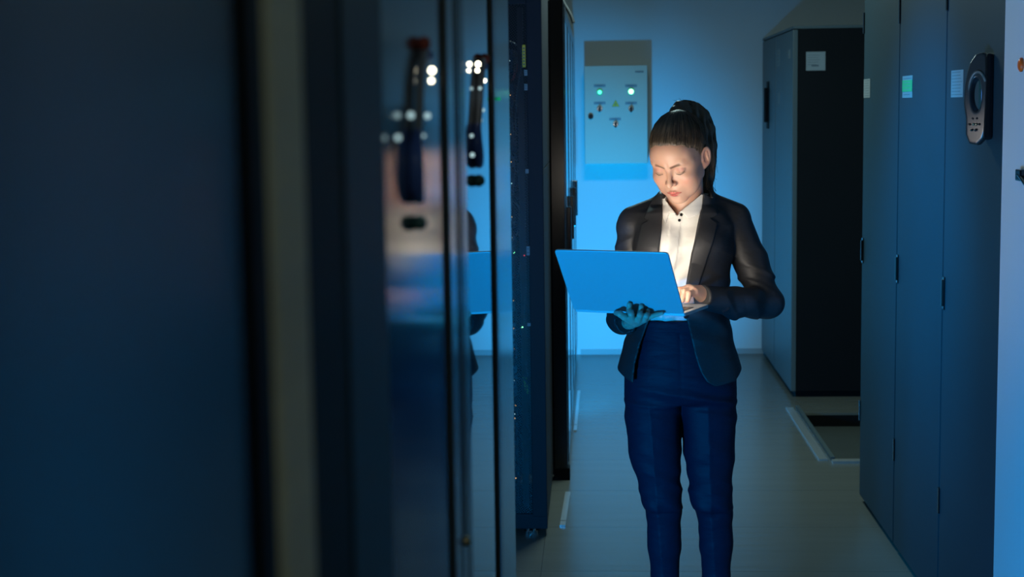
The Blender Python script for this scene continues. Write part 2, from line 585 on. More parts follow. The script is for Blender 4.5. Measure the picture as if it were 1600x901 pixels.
struct(boxobj('wall_front', (XL, YB-0.08, -0.04), (XR, YB, ZC), M['wall']))
struct(boxobj('wall_left', (XL-0.08, YB, -0.04), (XL, YF, ZC), M['wall']))
wr = MB()
wr.box((XR, YB, -0.04), (XR+0.08, YF, ZC), M['wall'])
wr.box((1.095, YB, 0.0), (XR, 4.262, ZC), M['wall'], bevel=0.004)
struct(wr.build('wall_right'))
struct(boxobj('baseboard_back', (-0.105, YF-0.012, 0), (1.13, YF, 0.035), M['skirting']))

# ---------------------------------------------------------------- aisle floor edge strips
def strip(p, q, wd, hgt, label):
    b = MB()
    p, q = Vector(p), Vector(q)
    d = (q-p).normalized(); s_ = Vector((d.y, -d.x, 0))*wd/2
    T = Matrix(((s_.x*2, d.x*(q-p).length, 0, p.x), (s_.y*2, d.y*(q-p).length, 0, p.y), (0, 0, 1, 0), (0, 0, 0, 1)))
    b.box((-0.5, 0, 0.0), (0.5, 1, hgt), M['alu'], T=T)
    b.box((-0.5, 0.12, hgt), (0.5, 0.125, hgt+0.0008), M['black'], T=T)
    return tag(b.build('floor_edge_strip'), label, 'metal strip')
strip((-0.140, 6.09, 0), (-0.128, 6.64, 0), 0.022, 0.006, 'short pale metal strip on the floor in front of the left racks')
strip((-0.112, 7.95, 0), (-0.104, 9.1, 0), 0.016, 0.006, 'far metal strip on the floor along the left cabinets')
b = MB()
b.box((1.045, 7.25, 0), (1.085, 8.54, 0.008), M['alu'])
b.box((1.100, 7.25, 0), (1.118, 8.54, 0.018), M['cabfar'])
tag(b.build('floor_frame_rail'), 'pale metal rail on the floor beside the open floor pit', 'metal rail')
b = MB()
b.box((1.10, 7.19, 0), (1.75, 7.235, 0.012), M['alu'])
tag(b.build('pit_cross_bar'), 'pale cross bar at the near edge of the open floor pit', 'metal bar')

# ================================================================== RIGHT CABINETS
def label_sheet(y0, y1, z0, z1, x, lines, parent=None, green=None, name='label'):
    b = MB()
    b.box((x-0.0012, y0, z0), (x, y1, z1), M['paper'])
    n = lines
    for i in range(n):
        z = z1-(i+0.75)*(z1-z0)/(n+0.5)
        f0 = random.uniform(0.05, 0.12); f1 = random.uniform(0.75, 0.95)
        b.box((x-0.0016, y1-(y1-y0)*f1, z), (x-0.0012, y1-(y1-y0)*f0, z+(z1-z0)*0.022), M['ink'])
    if green:
        b.box((x-0.0020, y0+0.001, z0+(z1-z0)*green[0]), (x-0.0012, y1-0.001, z0+(z1-z0)*green[1]), M['greenpaper'])
        for i in range(3):
            z = z0+(z1-z0)*(green[0]+(i+0.6)*(green[1]-green[0])/3.4)
            b.box((x-0.0024, y0+(y1-y0)*.2, z), (x-0.0020, y1-(y1-y0)*.15, z+0.0015), M['paper'])
    return b.build(name, parent)

RX = 1.105
cab_lab = ['tall dark cabinet with handset lock, next to the pale right wall',
           'tall dark cabinet with the green label, middle of the right row',
           'tall dark cabinet next to the floor pit, far end of the right row']
bounds = [4.272, 4.992, 5.750, 6.50]
for k in range(3):
    y0, y1 = bounds[k], bounds[k+1]
    t = thing('equipment_cabinet', cab_lab[k], 'cabinet', (1.5, (y0+y1)/2, 0))
    b = MB()
    b.box((RX+0.03, y0+0.004, 0.045), (1.98, y1-0.004, 2.14), M['cab'])
    b.build('body', t)
    boxobj('plinth', (RX+0.05, y0+0.01, 0), (1.96, y1-0.01, 0.045), M['black'], t)
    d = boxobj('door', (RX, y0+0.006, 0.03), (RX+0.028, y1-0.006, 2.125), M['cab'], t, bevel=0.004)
    hb = MB()
    hy = y1-0.022 if k < 2 else y1-0.03
    hz = 1.012
    hb.box((RX-0.004, hy-0.016, hz), (RX+0.004, hy+0.016, hz+0.105), M['blackg'], bevel=0.003)
    hb.box((RX-0.009, hy-0.004, hz+0.01), (RX-0.003, hy+0.008, hz+0.095), M['handset'], bevel=0.002)
    hb.build('handle', d)
    for zz in (0.345, 1.95):
        boxobj('hinge', (RX-0.005, y1-0.014, zz), (RX+0.01, y1+0.003, zz+0.085), M['blackg'], t, bevel=0.002)
    # dark strip stands in for the shadow in the gap between doors
    boxobj('door_gap_shade', (RX+0.006, y1-0.006, 0.05), (RX+0.03, y1+0.0, 2.12), M['rubber'], t)
    if k == 0:
        label_sheet(4.760, 4.917, 1.680, 1.762, RX, 8, d)
    elif k == 1:
        label_sheet(5.508, 5.682, 1.684, 1.761, RX, 5, d, green=(0.28, 0.80))
    else:
        label_sheet(6.342, 6.488, 1.690, 1.765, RX, 7, d)

# handset style keypad lock
t = thing('keypad_lock', 'black handset shaped keypad lock on the cabinet beside the pale wall', 'door lock', (RX, 4.5, 1.55))
hc = at(1541, 154, 4.45)
ang = math.radians(48)
uy = np.array([math.sin(ang), -math.cos(ang), 0.0])      # along the face, towards image right
nn = np.array([-math.cos(ang), -math.sin(ang), 0.0])     # out of the face, towards the camera
MPX = 4.42/FPX
def hs(u, v):      # photo-like offsets in px -> local metres
    return np.array([(u-1541)*MPX, (154-v)*MPX])
def handset_sdf(P):
    L = P-hc
    U, W, D = L@uy, L[:, 2], L@nn
    out = [hs(*p) for p in ((1524, 100), (1532, 88), (1541, 86), (1551, 92), (1555, 104), (1556, 125), (1551, 150), (1553, 172), (1551, 195), (1543, 215), (1534, 223), (1522, 221), (1517, 208), (1519, 186), (1516, 160), (1518, 130), (1521, 112))]
    d2 = poly2(U, W, out)-0.004
    bow = 0.010*np.cos((W-hs(1541, 145)[1])*14)
    th_ = np.abs(D-0.018-bow)-0.013
    body = smax(d2, th_, 0.008)
    hole = ell(np.stack([U-hs(1535, 150)[0], W-hs(1535, 148)[1], (D-0.035)*0.6], 1), (0, 0, 0), (0.0165, 0.047, 0.022))
    return smax(body, -hole, 0.006)
lo = hc+np.array([-0.09, -0.09, -0.15]); hi = hc+np.array([0.09, 0.09, 0.15])
v, q = surface_nets(handset_sdf, lo, hi, 0.002)
np_mesh('handset', [(v, q)], M['handset'], t)
def hp(u, v, d):
    a = hs(u, v)
    return hc+uy*a[0]+np.array([0, 0, a[1]])+nn*d
b = MB()
ring = [hp(1541+17*math.sin(a)*0.9-3, 146-33*math.cos(a), 0.036+0.004*math.cos(a)) for a in np.linspace(-2.2, 1.0, 18)]
b.tube(ring, 0.0045, M['handsetlight'], 8)
b.build('grip_ring', t, smooth=True)
b = MB()
b.box((-0.004, -0.034, -0.001), (0.004, 0.034, 0.002), M['display'], T=Matrix.Translation(Vector(hp(1539, 148, 0.012))) @ Matrix(((uy[0], 0, nn[0], 0), (uy[1], 0, nn[1], 0), (0, 1, 0, 0), (0, 0, 0, 1))))
b.build('display', t)
for (u, v_) in ((1530, 184), (1537, 184), (1525, 193), (1531, 193), (1536, 193), (1541, 193), (1528, 202), (1535, 202)):
    b = MB(); b.ball(tuple(hp(u, v_, 0.036)), 0.0036, M['brass'] if u in (1531, 1536) else M['blackg'], sub=2)
    b.build('key', t, smooth=True)
b = MB()
b.box((RX-0.022, 4.40, hc[2]-0.115), (RX-0.0005, 4.49, hc[2]+0.125), M['blackg'], bevel=0.01)
b.build('back_plate', t)

# things on the pale right wall, cut by the frame
b = MB()
c0 = np.array([1.095, 4.083, 1.757])
b.cyl(c0, c0+np.array([-0.005, 0, 0]), 0.018, M['orange'], seg=32)
b.ball((c0[0]-0.005, c0[1], c0[2]), 0.016, M['orange'], sc3=(0.35, 1, 1), sub=3)
tag(b.build('call_button', smooth=True), 'round orange button on the pale right wall', 'button')
b = MB()
b.box((1.079, 4.02, 1.462), (1.095, 4.068, 1.492), M['blackg'], bevel=0.004)
b.cyl((1.085, 4.045, 1.478), (1.085, 3.93, 1.44), 0.007, M['blackg'])
tag(b.build('door_lever', smooth=False), 'small black lever on the pale wall below the orange button', 'lever')

# ---------------------------------------------------------------- back right cabinets
BX = 1.115
bl = ['grey cabinet with a dark back side panel, beyond the floor pit', 'grey cabinet in the far right corner against the back wall']
for k, (y0, y1) in enumerate(((8.866, 9.72), (9.72, 10.46))):
    t = thing('equipment_cabinet', bl[k], 'cabinet', (1.5, (y0+y1)/2, 0))
    boxobj('body', (BX+0.03, y0+0.025, 0.04), (2.0, y1, 2.09), M['black'], t)
    boxobj('top_panel', (BX+0.0, y0, 2.09), (2.0, y1, 2.105), M['cabfar'], t)
    boxobj('plinth', (BX+0.03, y0+0.03, 0), (1.98, y1, 0.04), M['black'], t)
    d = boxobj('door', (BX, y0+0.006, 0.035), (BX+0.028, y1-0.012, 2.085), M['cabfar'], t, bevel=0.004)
    boxobj('door_gap_shade', (BX+0.008, y1-0.012, 0.05), (BX+0.03, y1, 2.08), M['rubber'], t)  # dark strip in place of the shade in the door gap
    if k == 0:
        b = MB(); b.box((BX+0.03, y0, 0.04), (2.0, y0+0.024, 2.09), M['black']); b.build('side_panel', t)
        p = MB()
        lx0, lx1, lz0, lz1 = 1.187, 1.294, 1.857, 1.961
        p.box((lx0, y0-0.0015, lz0), (lx1, y0, lz1), M['paper'])
        for i in range(5):
            p.box((lx0+0.008, y0-0.002, lz1-0.02-i*0.013), (lx0+random.uniform(0.05, 0.095), y0-0.0015, lz1-0.018-i*0.013), M['ink'])
        p.box((lx0+0.03, y0-0.002, lz0+0.022), (lx0+0.07, y0-0.0015, lz0+0.032), M['ink'])
        p.build('label', t)
        label_sheet(9.50, 9.66, 1.90, 2.0, BX, 4, d)
        label_sheet(9.00, 9.10, 1.93, 1.98, BX, 2, d)
        label_sheet(9.50, 9.58, 1.68, 1.74, BX, 2, d)
    else:
        hb = MB()
        hb.box((BX-0.006, 10.05, 1.52), (BX, 10.17, 1.82), M['black'], bevel=0.003)
        hb.box((BX-0.03, 10.09, 1.56), (BX-0.006, 10.12, 1.78), M['blackg'], bevel=0.006)
        hb.build('handle', d)

# ================================================================== WALL SWITCHBOX
t = thing('switchbox', 'grey wall switchbox with two green lamps on the back wall', 'switchbox', (0.145, 10.5, 1.3))
bx0, bx1, bz0, bz1 = -0.062, 0.352, 1.303, 1.940
boxobj('housing', (bx0+0.004, 10.27, bz0+0.003), (bx1, YF-0.001, bz1-0.003), M['box'], t, bevel=0.004)
d = boxobj('door', (bx0, 10.245, bz0), (bx1-0.004, 10.268, bz1), M['box'], t, bevel=0.004)
FY = 10.245
def wp(x, y):
    p = at(x, y, FY)
    return p
for (x, y, big) in ((937, 144, 0), (986, 143, 1)):
    p = wp(x, y)
    b = MB(); b.cyl(p, p+np.array([0, -0.014, 0]), 0.020 if big else 0.019, M['led_ring'], seg=28)
    o = b.build('indicator_lamp', t)
    b = MB(); b.ball((p[0], p[1]-0.014, p[2]), 0.0165 if big else 0.013, M['led_green'] if big else M['led_teal'], sc3=(1, 0.5, 1), sub=3)
    b.build('lens', o, smooth=True)
for (x, y) in ((937, 134), (986, 134), (937, 161), (986, 161), (961, 186)):
    p = wp(x, y)
    b = MB(); b.box((p[0]-0.038, FY-0.003, p[2]-0.009), (p[0]+0.038, FY-0.0005, p[2]+0.009), M['paper'])
    b.box((p[0]-0.022, FY-0.0036, p[2]-0.002), (p[0]+0.018, FY-0.003, p[2]+0.002), M['ink'])
    b.build('name_plate', t)
for (x, y) in ((937, 170), (986, 170), (962, 194)):
    p = wp(x, y)
    b = MB(); b.cyl(p, p+np.array([0, -0.012, 0]), 0.018, M['chrome'], seg=24)
    b.box((p[0]-0.005, p[1]-0.034, p[2]-0.022), (p[0]+0.005, p[1]-0.012, p[2]+0.014), M['blackg'], bevel=0.002)
    b.build('rotary_switch', t)
p = wp(962, 163)
b = MB()
def tri(c, r, y, m, n):
    b.quad([(c[0]+r*math.cos(a), y, c[2]+r*math.sin(a)) for a in (math.pi/2, math.pi/2+2*math.pi/3, math.pi/2+4*math.pi/3)], m)
tri(p, 0.030, FY-0.0012, M['ink'], 0); tri(p, 0.0265, FY-0.0018, M['yellow'], 0)
zig = [(0.004, 0.014), (-0.006, 0.0), (-0.001, 0.0), (-0.004, -0.011), (0.006, 0.003), (0.001, 0.003)]
b.quad([(p[0]+a, FY-0.0024, p[2]+c) for a, c in zig], M['ink'])
b.build('warning_sign', t)
p = wp(923, 182)
b = MB(); b.cyl(p, p+np.array([0, -0.016, 0]), 0.017, M['blackg'], seg=24); b.box((p[0]-0.003, FY-0.02, p[2]-0.012), (p[0]+0.003, FY-0.016, p[2]+0.012), M['black'])
b.build('door_lock', t)
p = wp(999, 112)
b = MB()
for i in range(5):
    b.box((p[0]-0.026+i*0.011, FY-0.002, p[2]-0.006), (p[0]-0.018+i*0.011, FY-0.0005, p[2]+0.006), M['ink'])
b.build('maker_mark', t)

# ================================================================== LEFT RACKS, NEAR ROW (glass doors seen along their face)
LX = -0.13
def near_rack(y0, y1, pane, mglass, label, mfirst='stile', mlast='stile'):
    t = thing('server_cabinet', label, 'server cabinet', (-0.6, (y0+y1)/2, 0))
    boxobj('body', (-1.2, y0+0.004, 0.05), (LX-0.05, y1-0.004, 2.14), M['black'], t)
    boxobj('plinth', (-1.18, y0+0.01, 0), (LX-0.07, y1-0.01, 0.05), M['black'], t)
    dr = MB()
    p0, p1 = pane
    dr.box((LX-0.045, y0+0.004, 0.04), (LX-0.004, p0, 2.13), M[mfirst], bevel=0.003)
    dr.box((LX-0.045, p1, 0.04), (LX-0.004, y1-0.004, 2.13), M[mlast], bevel=0.003)
    dr.box((LX-0.045, p0, 0.04), (LX-0.006, p1, 0.12), M['stile'])
    dr.box((LX-0.045, p0, 2.05), (LX-0.006, p1, 2.13), M['stile'])
    d = dr.build('door_frame', t)
    g = boxobj('glass_pane', (LX-0.016, p0-0.003, 0.11), (LX-0.008, p1+0.003, 2.06), mglass, t)
    return t, d

handle_metal = mat('handle_metal', (0.33, 0.38, 0.50), rough=0.35, metal=0.0, noise=((20, 20, 20), 2, 0.2))
def on_door(x, y, out=0.0):
    r = FW+RT*(x-800)/FPX-UP*(y-450.5)/FPX
    return np.array([0, 0, CAMH])+r*((LX-0.004+out)/r[0])
def lock_handle(parent, body, lever, lights, cap_, btn, fob, k):
    """slim swing handle: spine, lever grip, cap, push button and small glowing beads that imitate glints"""
    b = MB(); b.tube(smooth_pts([tuple(on_door(*p)) for p in body], 12), 0.0038*k, handle_metal, 10)
    o = b.build('lock_handle', parent, smooth=True)
    n_ = len(smooth_pts([tuple(on_door(*p)) for p in lever], 12))
    b = MB(); b.tube(smooth_pts([tuple(on_door(*p)) for p in lever], 12), [0.0058*k*(0.6+0.5*math.sin(math.pi*i/(n_-1))) for i in range(n_)], M['bluep'], 10)
    b.build('lever', o, smooth=True)
    for p, r, m, nm in ((cap_, 0.006, 'red', 'cap'), (btn, 0.0042, 'bluep', 'button'), (fob, 0.0065, 'teal', 'key_fob')):
        b = MB(); b.ball(tuple(on_door(*p)), r*k, M[m]); b.build(nm, o, smooth=True)
    for (x, y, r, m) in lights:  # emissive beads added to imitate bright glints on the handle
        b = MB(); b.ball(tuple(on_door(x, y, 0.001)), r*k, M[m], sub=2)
        b.build('status_light_or_glint', o, smooth=True)
    return o

t, d = near_rack(-0.25, 0.638, (-0.18, 0.604), M['glass_near'], 'nearest glass door cabinet filling the left of the frame', 'black', 'black')
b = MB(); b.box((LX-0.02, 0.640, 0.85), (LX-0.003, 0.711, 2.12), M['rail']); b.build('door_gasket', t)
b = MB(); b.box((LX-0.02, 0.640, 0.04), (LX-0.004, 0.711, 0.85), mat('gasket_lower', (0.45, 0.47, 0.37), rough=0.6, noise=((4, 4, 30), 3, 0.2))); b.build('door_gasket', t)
b = MB(); b.box((LX-0.05, 0.638, 0.04), (LX-0.021, 0.826, 2.12), M['black']); b.box((LX-0.021, 0.713, 0.04), (LX-0.005, 0.826, 2.12), M['black']); b.build('door_recess', t)
t, d = near_rack(0.830, 1.500, (0.992, 1.430), M['glass_wavy'], 'glass door cabinet reflecting the face and white shirt', 'cab')
t_mid = t
lock_handle(t, [(664, 72), (657, 120), (654, 190), (650, 250)], [(652, 205), (649, 250), (651, 300), (656, 312)],
            [(675, 110, 0.0026, 'glint_white'), (674, 126, 0.0020, 'glint_white'), (642, 180, 0.0024, 'led_or_glint_dim'), (668, 181, 0.0024, 'led_or_glint_dim'), (622, 215, 0.0020, 'led_or_glint_dim'), (662, 212, 0.0014, 'led_or_glint_dim')],
            (662, 68), (670, 86), (655, 348), 1.0)
t, d = near_rack(1.504, 2.485, (1.630, 2.100), M['glass'], 'glass door cabinet at the end of the near left row')
lock_handle(t, [(754, 94), (751, 130), (748, 180), (745, 215)], [(746, 195), (745, 225), (747, 250), (749, 258)],
            [(747, 100, 0.0026, 'glint_white'), (746, 110, 0.0020, 'glint_white'), (757, 126, 0.0020, 'glint_white'), (750, 138, 0.0018, 'led_or_glint_dim'), (755, 172, 0.0018, 'led_or_glint_dim'), (737, 212, 0.0018, 'led_or_glint_dim'), (738, 242, 0.0022, 'led_or_glint_dim'), (752, 188, 0.0016, 'led_or_glint_dim')],
            (757, 92), (757, 104), (748, 282), 1.15)
# vertical rounded trims on the stiles
b = MB(); b.cyl((LX-0.010, 1.536, 1.232), (LX-0.010, 1.536, 2.12), 0.0075, M['stile'], seg=16)
o = b.build('trim_tube', t, smooth=True)
b = MB(); b.ball((LX-0.004, 1.536, 1.226), 0.006, M['brass']); b.build('end_cap', o, smooth=True)
b = MB(); b.box((LX-0.02, 1.575, 0.04), (LX-0.0035, 1.624, 2.12), M['blackg']); b.build('edge_profile', t)
b = MB(); b.ball((LX-0.001, 2.16, 1.676), 0.0026, M['led_ring']); o = b.build('status_light_or_glint', t, smooth=True)
b = MB(); b.box((LX-0.02, 2.104, 0.04), (LX-0.0035, 2.165, 2.12), M['blackg']); b.build('edge_profile', t)

# ================================================================== OPEN RACK BEHIND (mesh side towards the camera)
RBX0, RBX1, RBY0, RBY1 = -1.15, -0.196, 5.959, 6.82
t = thing('open_server_rack', 'tall navy rack with perforated mesh side and cables', 'server rack', (-0.65, 6.3, 0))
boxobj('post', (RBX1-0.058, RBY0, 0.075), (RBX1, RBY0+0.05, 2.14), M['navy'], t, bevel=0.003)
boxobj('post', (RBX0, RBY0, 0.075), (RBX0+0.06, RBY0+0.05, 2.14), M['navy'], t, bevel=0.003)
boxobj('bottom_rail', (RBX0+0.06, RBY0+0.002, 0.025), (RBX1, RBY0+0.05, 0.085), M['navy'], t, bevel=0.003)
boxobj('top_rail', (RBX0+0.06, RBY0, 2.06), (RBX1-0.058, RBY0+0.05, 2.14), M['navy'], t, bevel=0.003)
b = MB()
b.box((RBX1-0.02, RBY0+0.052, 0.05), (RBX1, RBY1, 1.432), M['navy'])
b.box((RBX1-0.02, RBY0+0.052, 1.438), (RBX1, RBY1, 2.14), M['navy'])
b.build('side_panel', t)
boxobj('back_panel', (RBX0, RBY1-0.02, 0.05), (RBX1-0.02, RBY1, 2.14), M['black'], t)
boxobj('mesh_panel', (RBX0+0.055, RBY0+0.012, 0.085), (RBX1-0.056, RBY0+0.0135, 2.06), M['mesh'], t)
for x in (-0.250, -0.276, -1.1):
    b = MB(); b.cyl((x, RBY0+0.035, 0), (x, RBY0+0.035, 0.012), 0.014, M['chrome']); b.cyl((x, RBY0+0.035, 0.01), (x, RBY0+0.035, 0.05), 0.006, M['chrome'])
    b.build('foot', t)
boxobj('ground_bar', (RBX0+0.1, RBY0+0.1, 0.018), (-0.29, RBY0+0.12, 0.026), mat('green_bar', (0.03, 0.12, 0.05), rough=0.5, noise=((5, 5, 5), 2, 0.1)), t)
# inner cable rail with its small stickers
boxobj('cable_rail', (-0.292, RBY0+0.06, 0.1), (-0.270, RBY0+0.09, 2.05), M['rubber'], t)
b = MB(); b.box((-0.270, RBY0-0.0015, 1.822), (-0.258, RBY0, 1.906), M['yellow'])
for i in range(6):
    b.box((-0.267, RBY0-0.002, 1.83+i*0.012), (-0.261, RBY0-0.0015, 1.836+i*0.012), M['ink'])
b.build('yellow_label', t)
for (z, hgt) in ((1.79, 0.022), (1.735, 0.024), (1.42, 0.016), (1.105, 0.035), (0.83, 0.012)):
    b = MB(); b.box((-0.264, RBY0-0.0015, z), (-0.252, RBY0, z+hgt), M['paper'])
    for i in range(2):
        b.box((-0.262, RBY0-0.002, z+hgt*(0.25+0.4*i)), (-0.255, RBY0-0.0015, z+hgt*(0.36+0.4*i)), M['ink'])
    b.build('small_label', t)
# servers inside
z = 0.14
i = 0
srv = []
heights = [0.088, 0.088, 0.044, 0.044, 0.13, 0.088, 0.044, 0.088, 0.13, 0.044, 0.088, 0.088, 0.044, 0.13, 0.088, 0.088]
cold = mat('chassis_steel', (0.05, 0.06, 0.07), rough=0.35, metal=0.5, noise=((6, 6, 6), 2, 0.1))
for hh in heights:
    y0 = RBY0+0.17+random.uniform(0, 0.03)
    b = MB()
    b.box((-0.98, y0, z), (-0.315, RBY1-0.06, z+hh), cold, bevel=0.002)
    for r in range(int(hh/0.02)):
        b.box((-0.97, y0-0.004, z+0.005+r*0.02), (-0.325, y0, z+0.012+r*0.02), M['black'])
    o = b.build('rack_server')
    tag(o, 'rack server behind the perforated mesh of the open rack', 'server', 'servers stacked inside the open rack')
    led = MB(); led.ball((-0.328, y0-0.004, z+hh*0.5), 0.0028, M[random.choice(['led_or_glint_dim', 'led_amber', 'led_or_glint_dim'])])
    led.build('status_light_or_glint', o)
    z += hh+random.choice([0.012, 0.02, 0.045])
# status lights seen through the mesh
for (x, y, m) in ((803, 394, 'led_green'), (816, 511, 'led_green'), (806, 633, 'led_amber'), (804, 653, 'led_amber'), (819, 399, 'led_red')):
    p = at(x, y, RBY0+0.05); b = MB(); b.ball(tuple(p), 0.0032, M[m])
    b.build('status_light_or_glint', t, smooth=True)
# cables hanging in front of the servers
rc = random.Random(11)
def cable(pts, r, m, label, group=None):
    tag(MB().tube(pts, r, m, 6).build('network_cable', smooth=True), label, 'cable', group)
for i in range(16):
    z0 = rc.uniform(0.3, 1.95); ln = rc.uniform(0.2, 0.75)
    x0 = rc.uniform(-0.345, -0.275)
    ctrl = [(x0-0.12, RBY0+0.15, z0)]
    for k in range(4):
        ctrl.append((x0+rc.uniform(-0.02, 0.02), RBY0+rc.uniform(0.03, 0.12), max(0.12, z0-ln*(k+0.3)/4)))
    cable(smooth_pts(ctrl), rc.uniform(0.0028, 0.0045), M['rubber'] if i % 3 else M['cabfar'], 'thin dark cable hanging inside the open rack', 'dark cables in the open rack')
for (ya, yb_, xr, wh) in ((100, 125, 806, 'upper'), (108, 128, 802, 'lower')):
    a = at(xr+2, ya, RBY0+0.06); c = at(xr-4, yb_, RBY0+0.05)
    cable(smooth_pts([tuple(a), tuple((a+c)/2+np.array([0.004, 0.01, 0])), tuple(c)]), 0.0028, M['red'], wh+' of two short red cables near the top of the open rack', 'red cables in the open rack')
p = at(822, 597, RBY0+0.04)
b = MB(); b.quad([tuple(p+np.array([-0.012, 0, 0.02])), tuple(p+np.array([0.002, 0, 0.018])), tuple(p+np.array([-0.004, 0, -0.035]))][::-1], M['yellow'])
b.box(tuple(p+np.array([0.002, 0, -0.045])), tuple(p+np.array([0.010, 0.002, -0.01])), M['yellow'])
b.build('cable_tag', t)

# ================================================================== LEFT FAR ROW
t = thing('door_post', 'black upright post between the open rack and the far left cabinets', 'post', (-0.16, 6.9, 0))
boxobj('upright', (-0.193, 6.875, 0.02), (-0.131, 6.93, 2.2), M['blackg'], t, bevel=0.003)
boxobj('foot_plate', (-0.195, 6.872, 0), (-0.122, 6.95, 0.055), M['black'], t, bevel=0.003)
FXL = -0.125
ys = [6.98, 7.86, 8.74, 9.62, 10.46]
names = ['first far left cabinet behind the black post', 'second far left cabinet behind the black post', 'third far left cabinet, next to last before the back wall', 'far left cabinet touching the back wall']
for k in range(4):
    y0, y1 = ys[k], ys[k+1]
    t = thing('server_cabinet', names[k], 'server cabinet', (-0.6, (y0+y1)/2, 0))
    boxobj('body', (-1.2, y0+0.004, 0.05), (FXL-0.04, y1-0.004, 2.14), M['black'], t)
    boxobj('plinth', (-1.18, y0+0.01, 0), (FXL-0.06, y1-0.01, 0.05), M['black'], t)
    dr = MB()
    dr.box((FXL-0.035, y0+0.005, 0.06), (FXL-0.002, y0+0.09, 2.12), M['blackg'], bevel=0.002)
    dr.box((FXL-0.035, y1-0.09, 0.06), (FXL-0.002, y1-0.005, 2.12), M['blackg'], bevel=0.002)
    dr.box((FXL-0.035, y0+0.09, 0.06), (FXL-0.002, y1-0.09, 0.12), M['blackg'])
    dr.box((FXL-0.035, y0+0.09, 2.06), (FXL-0.002, y1-0.09, 2.12), M['blackg'])
    d = dr.build('door_frame', t)
    boxobj('glass_pane', (FXL-0.010, y0+0.087, 0.115), (FXL-0.004, y1-0.087, 2.065), M['glass'], t)
    boxobj('handle', (FXL-0.004, y0+0.10, 1.0), (FXL+0.018, y0+0.13, 1.22), M['blackg'], d, bevel=0.004)
pts = [at(x, y, 7.4) for x, y in ((876, -14), (878, -4), (882, 6), (888, 16), (893, 26), (896, 36))]
tag(MB().tube(smooth_pts([tuple(p) for p in pts]), [0.008]*200 if False else 0.008, M['rubber'], 8).build('hanging_hose', smooth=True), 'dark curved hose end hanging above the far left cabinets', 'hose')

# ================================================================== LAPTOP
LC = np.array([0.0843, 3.98, 1.1436])
Lw = np.array([0.9337, -0.3581, -0.0010]); Lu = np.array([-0.2195, -0.5745, 0.7885]); Ld = np.array([0.3581, 0.9336, -0.0136])
Lw /= np.linalg.norm(Lw); Lu /= np.linalg.norm(Lu); Ld /= np.linalg.norm(Ld)
Ln = np.cross(Lw, Lu)       # towards the user
if Ln @ Ld < 0: Ln = -Ln
Lz = np.cross(Lw, Ld)
if Lz[2] < 0: Lz = -Lz
def frame(c, a, b_, n):
    return Matrix(((a[0], b_[0], n[0], c[0]), (a[1], b_[1], n[1], c[1]), (a[2], b_[2], n[2], c[2]), (0, 0, 0, 1)))
def rslab(x0, x1, y0, y1, z0, z1, r, m, T, rs=(1, 1, 1, 1)):
    """rounded-corner slab in a local frame"""
    bm = bmesh.new()
    pts = []
    for (cx, cy, a0, k) in ((x1-r, y1-r, 0, rs[0]), (x0+r, y1-r, 90, rs[1]), (x0+r, y0+r, 180, rs[2]), (x1-r, y0+r, 270, rs[3])):
        for i in range(7):
            a = math.radians(a0+15*i)
            rr = r*k
            ccx = cx+(r-rr)*(1 if cx > (x0+x1)/2 else -1); ccy = cy+(r-rr)*(1 if cy > (y0+y1)/2 else -1)
            pts.append((ccx+rr*math.cos(a), ccy+rr*math.sin(a)))
    lowv = [bm.verts.new((p[0], p[1], z0)) for p in pts]; hiv = [bm.verts.new((p[0], p[1], z1)) for p in pts]
    bm.faces.new(lowv[::-1]); bm.faces.new(hiv)
    n = len(pts)
    for i in range(n):
        bm.faces.new((lowv[i], lowv[(i+1) % n], hiv[(i+1) % n], hiv[i]))
    o = MB(); o.add_bm(bm, m, T)
    return o
lap = thing('laptop', 'open silver laptop held by the person, lid towards the camera', 'laptop', tuple(LC))
TL = frame(LC, Lw, Lu, Ln)
TB = frame(LC, Lw, Ld, Lz)
lid = rslab(-0.1504, 0.1504, 0.0, 0.2115, -0.0035, 0.0015, 0.009, M['laptop'], TL, rs=(1, 1, .5, .5)).build('lid', lap)
bv = lid.modifiers.new('b', 'BEVEL'); bv.width = 0.0012; bv.segments = 2
rslab(-0.148, 0.148, 0.004, 0.209, 0.0015, 0.0021, 0.008, M['bezel'], TL).build('bezel', lid)
rslab(-0.142, 0.142, 0.014, 0.202, 0.0021, 0.0027, 0.003, M['screen'], TL).build('screen', lid)
base = rslab(-0.1504, 0.1504, 0.004, 0.212, -0.009, 0.0, 0.009, M['laptop'], TB, rs=(1, 1, .4, .4)).build('base', lap)
bv = base.modifiers.new('b', 'BEVEL'); bv.width = 0.0015; bv.segments = 2
kb = MB()
for r in range(6):
    for c in range(14):
        x0 = -0.137+c*0.0196; y0 = 0.022+r*0.0178
        if r == 5 and 3 < c < 9:
            if c == 4:
                kb.box((x0, y0, 0.0), (x0+0.0196*5-0.002, y0+0.0155, 0.0014), M['keys'], T=TB)
            continue
        kb.box((x0, y0, 0.0), (x0+0.0172, y0+0.0155, 0.0014), M['keys'], T=TB)
kb.build('keyboard', base)
rslab(-0.05, 0.05, 0.138, 0.205, 0.0, 0.0005, 0.003, M['laptop'], TB).build('touchpad', base)
MB().cyl(tuple(LC-Lw*0.11+Ld*0.004), tuple(LC+Lw*0.11+Ld*0.004), 0.0035, M['laptop'], seg=14).build('hinge', lap)

# ================================================================== THE PERSON
DB = 4.38           # distance of the body axis
S = FPX/DB
person = thing('person', 'person in a black suit with a ponytail, typing on a laptop', 'person', (0.25, DB, 0))
def A(x, y, D=DB):
    return at(x, y, D)
def zy(y, D=DB):
    return at(1065, y, D)[2]
def xx(x, D=DB, y=450):
    return at(x, y, D)[0]

